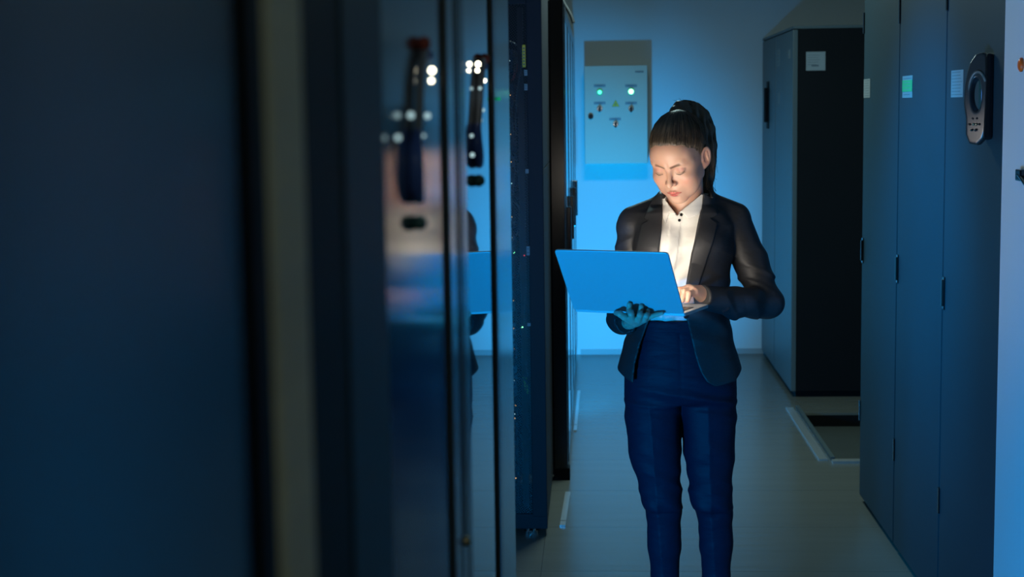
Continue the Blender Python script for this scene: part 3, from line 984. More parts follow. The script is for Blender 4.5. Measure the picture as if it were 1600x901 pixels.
# torso: rows of (photo y, left px, right px, front distance, back distance)
rows = [(318, 1030, 1112, 0.060, 0.060), (330, 1002, 1134, 0.075, 0.080), (350, 990, 1148, 0.088, 0.092), (380, 988, 1147, 0.112, 0.095), (405, 988, 1145, 0.112, 0.093), (440, 989, 1140, 0.098, 0.085),
        (480, 988, 1138, 0.096, 0.085), (505, 984, 1140, 0.100, 0.092), (545, 972, 1150, 0.112, 0.110), (585, 962, 1162, 0.122, 0.125), (620, 956, 1170, 0.124, 0.125)]
tz = np.array([zy(r[0]) for r in rows])[::-1]
tl = np.array([xx(r[1], y=r[0]) for r in rows])[::-1]
tr = np.array([xx(r[2], y=r[0]) for r in rows])[::-1]
tf = np.array([r[3] for r in rows])[::-1]
tb = np.array([r[4] for r in rows])[::-1]
def body_rows(P, RW, off):
    z = P[:, 2]
    Z = np.array([zy(r[0]) for r in RW])[::-1]
    l = np.interp(z, Z, np.array([xx(r[1], y=r[0]) for r in RW])[::-1]); r = np.interp(z, Z, np.array([xx(r[2], y=r[0]) for r in RW])[::-1])
    fr = np.interp(z, Z, np.array([q[3] for q in RW])[::-1])+off; bk = np.interp(z, Z, np.array([q[4] for q in RW])[::-1])+off
    dy = P[:, 1]-DB
    a = (r-l)/2+off
    b_ = np.where(dy < 0, fr, bk)
    q = (np.abs((P[:, 0]-(l+r)/2)/a)**2.4+np.abs(dy/b_)**2.4)**(1/2.4)
    return (q-1)*np.minimum(a, b_)
HIPS = [(495, 997, 1129, .088, .082), (540, 990, 1136, .098, .100), (585, 981, 1147, .106, .115), (630, 979, 1149, .100, .12), (665, 982, 1147, .080, .10)]
def torso(P, off=0.0):
    z = P[:, 2]
    l = np.interp(z, tz, tl); r = np.interp(z, tz, tr); fr = np.interp(z, tz, tf)+off; bk = np.interp(z, tz, tb)+off
    cx = (l+r)/2; a = (r-l)/2+off
    dy = P[:, 1]-DB
    b_ = np.where(dy < 0, fr, bk)
    q = (np.abs((P[:, 0]-cx)/a)**2.5+np.abs(dy/b_)**2.5)**(1/2.5)
    g = np.minimum(a, b_)
    d = (q-1)*g*1.0
    return np.maximum(np.maximum(d, (tz[0]-0.02)-z), (z-zy(301))*0.8)
def bust(P, off):
    c1 = A(1032, 384, DB-0.065); c2 = A(1098, 384, DB-0.065)
    return np.minimum(sph(P, c1, 0.058+off), sph(P, c2, 0.058+off))

def fold(P, k, ph=0.0, w=1.0):
    k = np.asarray(k, float)
    t = P@k
    q = np.sin(t+ph+w*np.sin(P[:, 2]*23+P[:, 0]*17+ph))
    return np.sign(q)*np.abs(q)**0.8*0.5+(1-2*np.abs(np.cos((t+ph)*0.5+0.5*w*np.sin(P[:, 2]*31+P[:, 1]*19))))*0.6

# arm joints (photo px, distance)
RSH = A(1146, 350, 4.40); REL = A(1199, 473, 4.335); RWR = A(1099, 464.5, 4.16); RMID = A(1174, 412, 4.385)
LSH = A(992, 352, 4.40); LEL = A(972, 480, 4.37); LWR = A(981, 503, 4.04)

def sleeves(P, off=0.0):
    d1 = chain(P, [(RSH, 0.052+off), (RMID, 0.047+off), (REL, 0.043+off)], 0.02)
    fa = chain(P, [(REL, 0.044+off), (A(1150, 473, 4.25), 0.041+off), (RWR, 0.033+off)], 0.02)
    # cloth folds: rings bunching near the elbow, diagonals on the upper arm
    fe = np.clip(1-np.abs(P[:, 2]-REL[2]-0.03)/0.16, 0, 1)
    d1 = d1-0.0060*fe*np.maximum(fold(P, (55, 0, 95), 0.4, 2.0), -0.6)
    fa = fa-0.0068*np.clip(1-np.abs(P[:, 0]-A(1165, 473)[0])/0.11, 0, 1)*np.maximum(fold(P, (75, 25, 50), 1.0, 2.2), -0.6)
    d1 = smin(d1, fa, 0.016)
    cutp = RWR+(RWR-REL)/np.linalg.norm(RWR-REL)*0.006
    nrm = (RWR-REL)/np.linalg.norm(RWR-REL)
    d1 = smax(d1, (P-cutp)@nrm, 0.003)
    d2 = chain(P, [(LSH, 0.052+off), (A(984, 415, 4.40), 0.046+off), (LEL, 0.042+off)], 0.02)
    fb = chain(P, [(LEL, 0.043+off), (A(973, 497, 4.18), 0.040+off), (LWR, 0.033+off)], 0.02)
    d2 = d2-0.004*fold(P, (60, 10, -80), 2.0, 2.0)*np.clip((1.42-P[:, 2])*8, 0, 1)
    fb = fb-0.003*fold(P, (30, 70, 50), 0.0, 2.0)
    d2 = smin(d2, fb, 0.016)
    nrm = (LWR-LEL)/np.linalg.norm(LWR-LEL); nrm = nrm+np.array([0.25, 0, 0.35]); nrm /= np.linalg.norm(nrm)
    d2 = smax(d2, (P-LWR)@nrm, 0.003)
    d2 = smax(d2, -cap(P, LWR-nrm*0.03, LWR+nrm*0.03, 0.0285), 0.002)
    return d1, d2

def poly_m(pts, D=4.275):
    return [tuple(at(x, y, D)[[0, 2]]) for x, y in pts]

open_poly = poly_m([(1038, 270), (1037, 330), (1034, 360), (1029, 395), (1025, 440), (1022, 480), (1014, 505), (1001, 540), (993, 570), (989, 605), (989, 640), (1140, 640), (1139, 606), (1118, 604), (1104, 596), (1094, 580), (1086, 556), (1078, 520), (1071, 492), (1072, 445), (1080, 395), (1091, 350), (1096, 330), (1100, 302), (1100, 270)])
hem_poly = poly_m([(860, 560), (961, 583), (977, 593), (989, 600), (1060, 604), (1117, 604), (1150, 598), (1164, 583), (1300, 550), (1300, 200), (860, 200)])
lapL = poly_m([(1036, 303), (1036, 330), (1033, 360), (1028, 395), (1024, 445), (1000, 445), (993, 400), (996, 380), (1003, 352), (1013, 346), (1006, 343), (1022, 313)])
lapR = poly_m([(1101, 303), (1097, 330), (1092, 350), (1081, 395), (1073, 445), (1078, 452), (1092, 447), (1105, 402), (1123, 350), (1112, 342), (1123, 337), (1121, 312)])

def shoulders(P, off=0.0):
    a = cap(P, A(1040, 322, 4.41), A(990, 345, 4.40), 0.036+off, 0.042+off)
    b = cap(P, A(1108, 320, 4.41), A(1149, 340, 4.40), 0.036+off, 0.043+off)
    return np.minimum(a, b)

def jacket_solid(P, off=0.0):
    d = torso(P, off)
    d = smin(d, bust(P, off), 0.03)
    d = smin(d, shoulders(P, off), 0.025)
    # soft waist folds
    d = d-0.0025*np.clip((1.40-P[:, 2])*6, 0, 1)*np.clip((P[:, 2]-0.95)*8, 0, 1)*fold(P, (35, 0, 60), 1.2, 1.5)
    return d

def jacket_sdf(P):
    d = jacket_solid(P)
    s1, s2 = sleeves(P)
    d = smin(d, s1, 0.006); d = smin(d, s2, 0.006)
    d = smax(d, poly2(P[:, 0], P[:, 2], hem_poly), 0.003)
    # hollow skirt and shell: take away the inside
    inner = np.maximum(torso(P, -0.010), -(1.36-P[:, 2]))
    d = np.maximum(d, -np.maximum(torso(P, -0.0115), P[:, 2]-(zy(345))))
    # front opening
    op = np.maximum(poly2(P[:, 0], P[:, 2], open_poly), P[:, 1]-(DB-0.01))
    d = smax(d, -op, 0.003)
    # neck hole
    d = smax(d, -cap(P, A(1072, 345, 4.37), A(1073, 270, 4.37), 0.064), 0.004)
    return d

v, q = surface_nets(jacket_sdf, (-0.02, 3.98, 0.83), (0.62, 4.56, 1.47), 0.0036)
jk = np_mesh('suit_jacket', [(v, q)], M['jacket'], person)

def lapel_sdf(P, poly, up):
    d = jacket_solid(P, 0.0060)
    d = np.maximum(d, -jacket_solid(P, -0.003))
    d = smax(d, poly2(P[:, 0], P[:, 2], poly), 0.002)
    return np.maximum(d, P[:, 1]-(DB+0.0))
v1, q1 = surface_nets(lambda P: lapel_sdf(P, lapL, 0), (0.08, 4.1, 1.15), (0.28, 4.40, 1.47), 0.0028)
np_mesh('lapel', [(v1, q1)], M['lapel'], jk)
v1, q1 = surface_nets(lambda P: lapel_sdf(P, lapR, 0), (0.22, 4.1, 1.15), (0.40, 4.40, 1.47), 0.0028)
np_mesh('lapel', [(v1, q1)], M['lapel'], jk)
# jacket collar round the back of the neck
cp = [A(1036, 309, 4.325), A(1038, 303, 4.355), A(1043, 298, 4.40), A(1058, 294, 4.445), A(1078, 292, 4.455), A(1098, 294, 4.445), A(1109, 297, 4.40), A(1112, 302, 4.355), A(1113, 308, 4.325)]
def collar_sdf(P):
    d = None
    for i in range(len(cp)-1):
        c = cap(P, cp[i], cp[i+1], 0.004+0.0075*min(1, i/2, (len(cp)-1-i)/2), 0.004+0.0075*min(1, (i+1)/2, (len(cp)-2-i)/2))
        d = c if d is None else np.minimum(d, c)
    return d
v1, q1 = surface_nets(collar_sdf, (0.12, 4.25, 1.34), (0.42, 4.5, 1.52), 0.003)
np_mesh('jacket_collar', [(v1, q1)], M['lapel'], jk)
for (x, y, D) in ((1131, 487, 4.19), (1134, 484, 4.195)):
    pass
def disc(p, n, r, th_, m, name, parent):
    p = np.asarray(p); n = np.asarray(n)/np.linalg.norm(n)
    b = MB(); b.cyl(p, p+n*th_, r, m, seg=20, r2=r*0.9)
    return b.build(name, parent)

def push(p, f, lim=0.2, step=0.001):
    """first point along the view direction where sdf f turns negative"""
    o = np.array([0, 0, CAMH]); d = p-o; d = d/np.linalg.norm(d)
    t0 = np.linalg.norm(p-o)-lim
    T_ = t0+np.arange(0, 2*lim, step)
    vals = f(o+T_[:, None]*d)
    i = np.argmax(vals < 0)
    return o+d*T_[i]
disc(push(A(1072, 494), lambda P: jacket_solid(P)), (0, -1, 0.1), 0.0072, 0.003, M['button'], 'jacket_button', jk)
for (x, y) in ((1131, 486), (1134, 484), (1137, 482)):
    disc(push(A(x, y, 4.2), lambda P: sleeves(P)[0]), (0, -1, -0.1), 0.0045, 0.002, M['button'], 'cuff_button', jk)

# ---- shirt
neck_poly = poly_m([(1042, 280), (1042, 316), (1050, 327), (1058, 337), (1074, 323), (1098, 306), (1100, 280)], 4.30)
def shirt_solid(P, off=0.0):
    d = np.maximum(torso(P, -0.011+off), -10.0)
    d = d+0.020*np.clip((zy(488)-P[:, 2])/(zy(488)-zy(508)), 0, 1)
    d = smin(d, bust(P, -0.006+off), 0.03)
    d = smin(d, shoulders(P, -0.010+off), 0.02)
    d = smin(d, cap(P, A(1071, 335, 4.375), A(1073, 306, 4.385), 0.068+off, 0.057+off), 0.02)
    d = d-0.0022*np.sin(P[:, 2]*95+9*np.sin(P[:, 0]*16))*np.clip((1.36-P[:, 2])*9, 0, 1)
    return d
PLX = A(1062, 345, 4.27)[0]; PLX2 = A(1054, 430, 4.27)[0]; Z345, Z430 = zy(345, 4.27), zy(430, 4.27)
def placket_x(z):
    return np.interp(z, [Z430, zy(395, 4.27), Z345, zy(325, 4.27)], [PLX2, A(1059, 395, 4.27)[0], A(1066, 350, 4.27)[0], A(1067, 330, 4.27)[0]])
def shirt_sdf(P):
    d = shirt_solid(P)
    px = placket_x(P[:, 2])
    # raised placket: its right-hand edge is the visible dark line
    s_ = (P[:, 0]-px)
    d = d-0.0022*np.clip((0.0-s_)/0.0015, 0, 1)*np.clip((s_+0.032)/0.0015, 0, 1)*(P[:, 1] < DB-0.03)
    d = smax(d, P[:, 2]-zy(303, 4.38), 0.004)
    d = smax(d, zy(512)-P[:, 2], 0.003)
    nk = np.maximum(poly2(P[:, 0], P[:, 2], neck_poly), P[:, 1]-(DB-0.02))
    d = smax(d, -nk, 0.002)
    d = smax(d, -cap(P, A(1072, 330, 4.375), A(1073, 280, 4.375), 0.052), 0.002)
    return d
v, q = surface_nets(shirt_sdf, (0.06, 4.2, 1.04), (0.46, 4.52, 1.47), 0.003)
sh = np_mesh('shirt', [(v, q)], M['shirt'], person)
colL = poly_m([(1036, 301), (1042, 315), (1050, 326), (1058, 336), (1052, 334), (1047, 332), (1041, 350), (1036, 342), (1033, 322)], 4.29)
colR = poly_m([(1059, 334), (1074, 322), (1098, 304), (1102, 306), (1098, 326), (1092, 336), (1075, 342), (1066, 332)], 4.29)
def shirtcol_sdf(P, poly):
    d = np.maximum(shirt_solid(P, 0.0065), -shirt_solid(P, 0.0))
    return np.maximum(smax(d, poly2(P[:, 0], P[:, 2], poly), 0.0015), P[:, 1]-(DB-0.01))
for pl in (colL, colR):
    v1, q1 = surface_nets(lambda P: shirtcol_sdf(P, pl), (0.14, 4.2, 1.32), (0.36, 4.42, 1.47), 0.0022)
    np_mesh('shirt_collar', [(v1, q1)], M['shirt'], sh)
for (x, y) in ((1064.5, 335.5), (1061.5, 344)):
    disc(push(A(x, y), lambda P: shirt_solid(P, 0.003)), (0, -1, 0.3), 0.0042, 0.002, M['button'], 'shirt_button', sh)

# ---- trousers
legL = [(A(1022, 585, 4.385), 0.083), (A(1022, 650, 4.38), 0.082), (A(1023, 700, 4.375), 0.0745), (A(1034, 775, 4.37), 0.0555), (A(1037, 800, 4.375), 0.051), (A(1038, 850, 4.385), 0.0475), (A(1039, 901, 4.39), 0.039), (A(1043, 1010, 4.385), 0.038), (A(1045, 1085, 4.38), 0.040)]
legR = [(A(1103, 585, 4.385), 0.083), (A(1106, 650, 4.38), 0.080), (A(1108, 700, 4.375), 0.072), (A(1111, 775, 4.37), 0.058), (A(1117, 800, 4.375), 0.0515), (A(1119, 850, 4.385), 0.047), (A(1119, 901, 4.39), 0.039), (A(1121, 1010, 4.385), 0.038), (A(1123, 1085, 4.38), 0.040)]
def trousers_sdf(P):
    z = P[:, 2]
    a = chain(P, legL, 0.010); b_ = chain(P, legR, 0.010)
    kz = zy(787)
    kn = np.exp(-((z-kz)/0.020)**2)*0.0065+np.exp(-((z-kz-0.045)/0.014)**2)*0.004
    wob = 0.5+0.5*np.sin(P[:, 0]*90+P[:, 2]*60)
    thigh = np.clip((z-kz)*6, 0, 1)
    hem = 0.0005*np.sin(z*110+3*np.sin(P[:, 0]*30))*np.clip((kz+0.35-z)*5, 0, 1)
    fin = 0.0022*fold(P, (40, 20, 85), 0.7, 1.6)*np.exp(-((z-kz-0.12)/0.14)**2)
    step = 0.003*np.clip((kz-0.008-z)/0.004, 0, 1)*np.clip((z-kz+0.08)/0.06, 0, 1)
    # pressed crease down the middle of each leg
    def crease(px):
        x0 = np.interp(z, [zy(901), zy(790), zy(620)], [A(px[2], 901)[0], A(px[1], 790)[0], A(px[0], 620)[0]])
        return 0.004*np.exp(-np.abs(P[:, 0]-x0)/0.008)*(P[:, 1] < DB)
    a = a-kn*wob-fin-crease((1012, 1026, 1035))+step-hem
    b_ = b_-kn*wob-fin-crease((1103, 1108, 1116))+step-hem
    d = smin(a, b_, 0.003)
    hip = body_rows(P, HIPS, 0.0)
    hip = smax(hip, zy(628)-z, 0.03)
    d = smin(d, hip, 0.016)
    # soft folds at the top of the thighs
    d = d-0.004*np.exp(-((z-zy(612))/0.05)**2)*fold(P, (22, 0, 120), 0.0, 1.4)*(P[:, 1] < DB)
    d = smax(d, z-zy(503, 4.29), 0.004)
    d = smax(d, 0.055-z, 0.003)
    # fly seam and the hollow between the thighs
    xf = np.interp(z, [zy(690), zy(600), zy(505)], [A(1065, 690)[0], A(1061, 600)[0], A(1059, 505)[0]])
    d = d+(P[:, 1] < DB)*(0.0022*np.exp(-np.abs(P[:, 0]-xf)/0.0022)*np.clip((z-zy(600))*20+0.5, 0, 1)+0.008*np.exp(-((P[:, 0]-xf)/0.013)**2)*np.exp(-((z-zy(668))/0.055)**2))
    return d
v, q = surface_nets(trousers_sdf, (0.02, 4.2, 0.04), (0.46, 4.56, 1.11), 0.004)
tr_o = np_mesh('trousers', [(v, q)], M['trousers'], person)
def waist_sdf(P):
    d = np.maximum(body_rows(P, HIPS, 0.002), -body_rows(P, HIPS, -0.004))
    d = np.maximum(d, np.maximum(P[:, 2]-zy(503.5, 4.28), zy(520, 4.28)-P[:, 2]))
    return d
v, q = surface_nets(waist_sdf, (0.02, 4.2, 1.02), (0.46, 4.52, 1.12), 0.003)
np_mesh('waistband', [(v, q)], M['trousers'], tr_o)

# ---- shoes, below the frame
for s_, (lx, ly) in enumerate(((A(1045, 1085)[0], 4.38), (A(1123, 1085)[0], 4.38))):
    def shoe(P, lx=lx, ly=ly, s_=s_):
        t0 = -0.012 if s_ == 0 else 0.012
        d = chain(P, [((lx, ly+0.035, 0.075), 0.030), ((lx, ly-0.02, 0.070), 0.032), ((lx+t0, ly-0.10, 0.035), 0.033), ((lx+t0*1.5, ly-0.17, 0.024), 0.020)], 0.02)
        d = smax(d, -(P[:, 2]-0.004), 0.004)
        heel = cap(P, (lx, ly+0.045, 0.07), (lx, ly+0.05, 0.01), 0.020, 0.010)
        d = smin(d, heel, 0.01)
        return smax(d, 0.001-P[:, 2], 0.002)
    v1, q1 = surface_nets(shoe, (lx-0.08, ly-0.24, -0.006), (lx+0.08, ly+0.12, 0.13), 0.004)
    np_mesh('shoe', [(v1, q1)], M['shoe'], person)

# ------------------------------------------------------------------ head
HC = A(1061, 247.5, 4.315)
HS = 0.955
yaw_h, pit_h, rol_h = math.radians(-24), math.radians(29), math.radians(-2)
def rotm(ax, a):
    c, s = math.cos(a), math.sin(a)
    return np.array({'x': [[1, 0, 0], [0, c, -s], [0, s, c]], 'y': [[c, 0, s], [0, 1, 0], [-s, 0, c]], 'z': [[c, -s, 0], [s, c, 0], [0, 0, 1]]}[ax])
RH = rotm('z', yaw_h) @ rotm('x', pit_h) @ rotm('y', rol_h)     # local (face along -y) -> world
def toL(P):
    return ((P-HC) @ RH)/HS
def toW(L):
    return HC+(np.asarray(L)*HS) @ RH.T

def head_sdf(L):
    ax = np.abs(L[:, 0])
    Q = L.copy(); Q[:, 0] = ax
    d = ell(L, (0, 0.018, 0.040), (0.0745, 0.093, 0.086))
    d = smin(d, ell(L, (0, -0.030, -0.018), (0.0600, 0.056, 0.082)), 0.03)
    d = smin(d, ell(L, (0, -0.052, 0.050), (0.054, 0.038, 0.045)), 0.02)            # forehead
    d = smin(d, cap(Q, (0.050, -0.006, -0.046), (0.014, -0.062, -0.086), 0.018, 0.015), 0.025)   # jaw
    d = smin(d, ell(L, (0, -0.070, -0.089), (0.021, 0.017, 0.016)), 0.02)            # chin
    d = smin(d, ell(Q, (0.036, -0.044, -0.050), (0.025, 0.028, 0.034)), 0.022)          # cheeks
    d = smin(d, ell(Q, (0.041, -0.060, -0.022), (0.020, 0.021, 0.018)), 0.022)          # cheek bones
    # mouth mound
    d = smin(d, ell(L, (0, -0.070, -0.060), (0.026, 0.022, 0.024)), 0.015)
    d = smin(d, ell(Q, (0.0475, -0.034, 0.028), (0.0140, 0.032, 0.028)), 0.02)          # temples
    d = smin(d, ell(Q, (0.0480, -0.022, -0.020), (0.0140, 0.030, 0.034)), 0.02)
    # brow ridge and sockets
    d = smin(d, cap(Q, (0.010, -0.085, 0.025), (0.040, -0.072, 0.028), 0.006, 0.005), 0.014)
    d = smin(d, cap(Q, (0.040, -0.072, 0.028), (0.056, -0.048, 0.022), 0.005, 0.003), 0.016)
    d = smax(d, -ell(Q, (0.031, -0.097, 0.010), (0.020, 0.016, 0.0125)), 0.012)
    # closed eyelids over the eyeballs
    eye = sph(Q, (0.0315, -0.0705, 0.0085), 0.0140)
    d = smin(d, eye, 0.0035)
    # lid line
    zl = -0.0035-0.10*0+0.0*ax
    lid_ = ell(Q, (0.0315, -0.0865, 0.0005), (0.014, 0.006, 0.0012))
    d = smax(d, -lid_, 0.0015)
    # nose
    n = cap(L, (0, -0.080, 0.020), (0, -0.1015, -0.020), 0.0065, 0.0075)
    n = smin(n, sph(L, (0, -0.1035, -0.0255), 0.0088), 0.006)
    n = smin(n, ell(Q, (0.0115, -0.0925, -0.0290), (0.0062, 0.0085, 0.0062)), 0.005)
    d = smin(d, n, 0.009)
    d = smax(d, -ell(Q, (0.0062, -0.0985, -0.0365), (0.0030, 0.0045, 0.0030)), 0.002)
    # philtrum and lips
    d = smax(d, -cap(L, (0, -0.0975, -0.040), (0, -0.0965, -0.048), 0.0022), 0.004)
    up_ = smin(cap(Q, (0.005, -0.0925, -0.0570), (0.0205, -0.0835, -0.0615), 0.0046, 0.0020), cap(L, (-0.005, -0.0925, -0.0570), (0.005, -0.0925, -0.0570), 0.0042), 0.003)
    dn_ = cap(Q, (0.0, -0.0900, -0.0680), (0.0175, -0.0835, -0.0640), 0.0052, 0.0022)
    d = smin(d, up_, 0.003); d = smin(d, dn_, 0.003)
    d = smax(d, -cap(Q, (0.0, -0.0985, -0.0630), (0.0205, -0.0900, -0.0625), 0.0014, 0.0010), 0.002)
    d = smax(d, -ell(L, (0, -0.094, -0.0770), (0.014, 0.006, 0.004)), 0.006)
    # temples
    # ears
    eo = np.array([0.0735, 0.006, -0.004])
    nE = np.array([math.cos(0.62), -math.sin(0.62), 0.0]); tE = np.array([math.sin(0.62), math.cos(0.62), 0.0])
    K = Q-eo
    E_ = np.stack([K@nE, K@tE-0.16*K[:, 2], K[:, 2]], 1)
    e = ell(E_, (0, 0.008, 0), (0.0060, 0.0180, 0.0310))
    e = smax(e, -ell(E_, (0.0070, 0.007, 0.004), (0.0080, 0.0120, 0.0220)), 0.002)
    e = smin(e, ell(E_, (0, 0.000, -0.0250), (0.0048, 0.0075, 0.0080)), 0.005)
    e = smin(e, cap(E_, (0.0018, 0.010, 0.014), (0.0018, 0.014, -0.010), 0.0024), 0.003)
    e = smin(e, ell(E_, (0.001, -0.006, -0.003), (0.004, 0.004, 0.006)), 0.003)
    d = smin(d, e, 0.004)
    return d*1.0

def body_colors(V, face=True):
    C = np.tile(np.array([0.56, 0.335, 0.245]), (len(V), 1))
    if face:
        L = toL(V)
        ax = np.abs(L[:, 0])
        inhead = (L[:, 1] < -0.04) & (L[:, 2] > -0.12)
        def blend(mask, col):
            nonlocal C
            mask = np.clip(mask, 0, 1)[:, None]
            C = C*(1-mask)+np.array(col)*mask
        ch = np.exp(-(((ax-0.043)/0.016)**2+((L[:, 2]+0.028)/0.014)**2))*inhead*0.35
        blend(ch, (0.60, 0.24, 0.19))
        Q = L.copy(); Q[:, 0] = ax
        ul = np.minimum(cap(Q, (0.004, -0.0935, -0.0575), (0.0205, -0.0850, -0.0617), 0.0044, 0.0014), cap(Q, (0.0, -0.091, -0.0683), (0.0185, -0.0845, -0.0643), 0.0053, 0.0015))
        blend((0.0012-ul)/0.0012*inhead, (0.50, 0.105, 0.095))
        ml = cap(Q, (0.0, -0.0945, -0.0627), (0.0205, -0.0860, -0.0623), 0.0010)
        blend((0.0010-ml)/0.001*inhead, (0.20, 0.035, 0.035))
        # eye shadow and brows
        sh_ = ell(Q, (0.032, -0.083, 0.012), (0.015, 0.012, 0.009))
        blend(np.clip(-sh_/0.003, 0, 1)*0.4*inhead, (0.50, 0.22, 0.20))
        br = np.minimum(cap(Q, (0.0120, -0.092, 0.0230), (0.034, -0.082, 0.0290), 0.0016, 0.0020), cap(Q, (0.034, -0.082, 0.0290), (0.053, -0.063, 0.0265), 0.0020, 0.0008))
        bm_ = np.clip((0.0045-br)/0.003, 0, 1)*inhead
        blend(bm_*0.85, (0.10, 0.052, 0.033))
        ll = cap(Q, (0.0185, -0.0845, 0.0020), (0.0315, -0.0865, -0.0008), 0.001)
        ll = np.minimum(ll, cap(Q, (0.0315, -0.0865, -0.0008), (0.0455, -0.0775, 0.0025), 0.001))
        blend(np.clip((0.0022-ll)/0.0016, 0, 1)*inhead, (0.05, 0.025, 0.02))
        ear = (ax > 0.070) & (np.abs(L[:, 1]-0.008) < 0.024) & (np.abs(L[:, 2]) < 0.036)
        blend(ear*0.3, (0.55, 0.24, 0.18))
    return C

NB = A(1072, 332, 4.385); NT = toW((0, 0.020, -0.045))
def skin_top(P):
    d = head_sdf(toL(P))*HS
    neck = cap(P, NB, NT, 0.050, 0.050)
    neck = smin(neck, cap(P, A(1058, 330, 4.35), toW((-0.045, 0.02, -0.03)), 0.012), 0.02)
    neck = smin(neck, cap(P, A(1066, 332, 4.35), toW((0.050, 0.02, -0.03)), 0.013), 0.02)
    d = smin(d, neck, 0.010)
    chest = ell(P, A(1068, 372, 4.385), (0.13, 0.082, 0.085))
    return smin(d, chest, 0.03)
hv, hq = surface_nets(skin_top, (0.08, 4.15, 1.26), (0.44, 4.50, 1.72), 0.0019)

# ------------------------------------------------------------------ hands
def nail(P, tip, prev, nrm_):
    return None
def hand_sdf(P, wrist, palm, fingers, thumb, kpalm=0.010):
    d = None
    for a, ra, b_, rb in palm:
        c = cap(P, a, b_, ra, rb)
        d = c if d is None else smin(d, c, kpalm)
    for fg in fingers:
        c = chain(P, fg, 0.003)
        d = smin(d, c, 0.004)
    c = chain(P, thumb, 0.004)
    return smin(d, c, 0.007)

# hand typing on the keyboard (image right)
KZ = LC[2]
def onK(x, y, dz=0.0):      # point on the keyboard plane seen at x, y, lifted dz
    o = np.array([0, 0, CAMH]); r = FW+RT*(x-800)/FPX-UP*(y-450.5)/FPX
    t_ = ((LC-o)@Lz)/(r@Lz)
    return o+r*t_+Lz*dz
Wr = A(1112, 464, 4.18)
k_p = A(1086, 456, 4.13); k_r = A(1081, 452, 4.145); k_m = A(1077, 450.5, 4.165); k_i = A(1075, 450.5, 4.188)
def fing(k, mid, tip, r):
    return [(k, r*1.08), (mid, r), ((mid+tip)/2+np.array([0, 0, 0.000]), r*0.93), (tip, r*0.80)]
fp = fing(k_p, A(1076, 458.5, 4.105), A(1074.5, 469, 4.10), 0.0078)
fr_ = fing(k_r, A(1069, 455, 4.13), A(1066, 469, 4.125), 0.0084)
fm = fing(k_m, A(1062, 453, 4.155), A(1057, 468, 4.15), 0.0086)
fi = fing(k_i, A(1060, 453, 4.185), A(1055, 467, 4.19), 0.0084)
th1 = [(A(1098, 462, 4.195), 0.0115), (A(1088, 466, 4.205), 0.0100), (A(1079, 470, 4.205), 0.0088), (A(1073, 472.5, 4.20), 0.0075)]
palm1 = [(Wr, 0.0235, A(1100, 461, 4.17), 0.0215), (A(1100, 461, 4.17), 0.020, k_p, 0.0115), (A(1100, 459, 4.17), 0.020, k_r, 0.0118), (A(1100, 459, 4.18), 0.019, k_m, 0.0118), (A(1100, 459, 4.19), 0.018, k_i, 0.0115), (A(1130, 468, 4.22), 0.027, Wr, 0.0235)]
r1, q1 = surface_nets(lambda P: hand_sdf(P, Wr, palm1, [fp, fr_, fm, fi], th1), (0.17, 4.04, 1.10), (0.42, 4.28, 1.25), 0.0016)

# hand under the laptop (image left): palm under the base, fingers curling up over the lid's back
W2 = A(986, 502.5, 4.05)
def off(x, y, D):
    return A(x, y, D)
lidback = lambda x, y, dd: None
def onLid(x, y, lift):      # point on the lid's outer face seen at x, y, lifted towards the camera
    o = np.array([0, 0, CAMH]); r = FW+RT*(x-800)/FPX-UP*(y-450.5)/FPX
    c = LC-Ln*0.0035
    t_ = ((c-o)@Ln)/(r@Ln)
    return o+r*t_-Ln*lift
f_i = [(A(988, 498, 3.955), 0.0086), (A(986, 490, 3.925), 0.0078), (onLid(985, 480, 0.0095), 0.0074), (onLid(984.5, 472, 0.0072), 0.0064)]
f_m = [(A(998, 499, 3.955), 0.0086), (A(1000, 492, 3.925), 0.0078), (onLid(1002, 483, 0.0095), 0.0074), (onLid(1003, 475.5, 0.0072), 0.0064)]
f_r = [(A(1007, 498.5, 3.96), 0.0082), (A(1010, 493, 3.93), 0.0074), (onLid(1012, 487.5, 0.0095), 0.0070), (onLid(1013.5, 482.5, 0.0070), 0.0061)]
f_p = [(A(1012, 496, 3.97), 0.0070), (A(1019, 493.5, 3.945), 0.0062), (A(1027, 491, 3.935), 0.0056), (A(1035, 489.3, 3.93), 0.0045)]
th2 = [(A(985, 500, 3.98), 0.0100), (A(976, 495, 3.96), 0.0092), (A(969, 490.5, 3.955), 0.0080), (onLid(963.5, 485.5, 0.0075), 0.0064)]
palm2 = [(A(979, 505, 4.14), 0.021, W2, 0.0165), (W2, 0.0165, A(990, 499.5, 3.995), 0.0130), (A(990, 499.5, 3.995), 0.013, A(989, 498, 3.958), 0.0095), (A(992, 499.5, 3.995), 0.013, A(998, 499, 3.958), 0.0095), (A(994, 499.5, 3.995), 0.013, A(1007, 498.5, 3.962), 0.0090), (A(994, 501, 4.0), 0.013, A(1012, 496, 3.975), 0.0085)]
r2, q2 = surface_nets(lambda P: hand_sdf(P, W2, palm2, [f_i, f_m, f_r, f_p], th2), (0.02, 3.84, 0.98), (0.24, 4.16, 1.20), 0.0016)

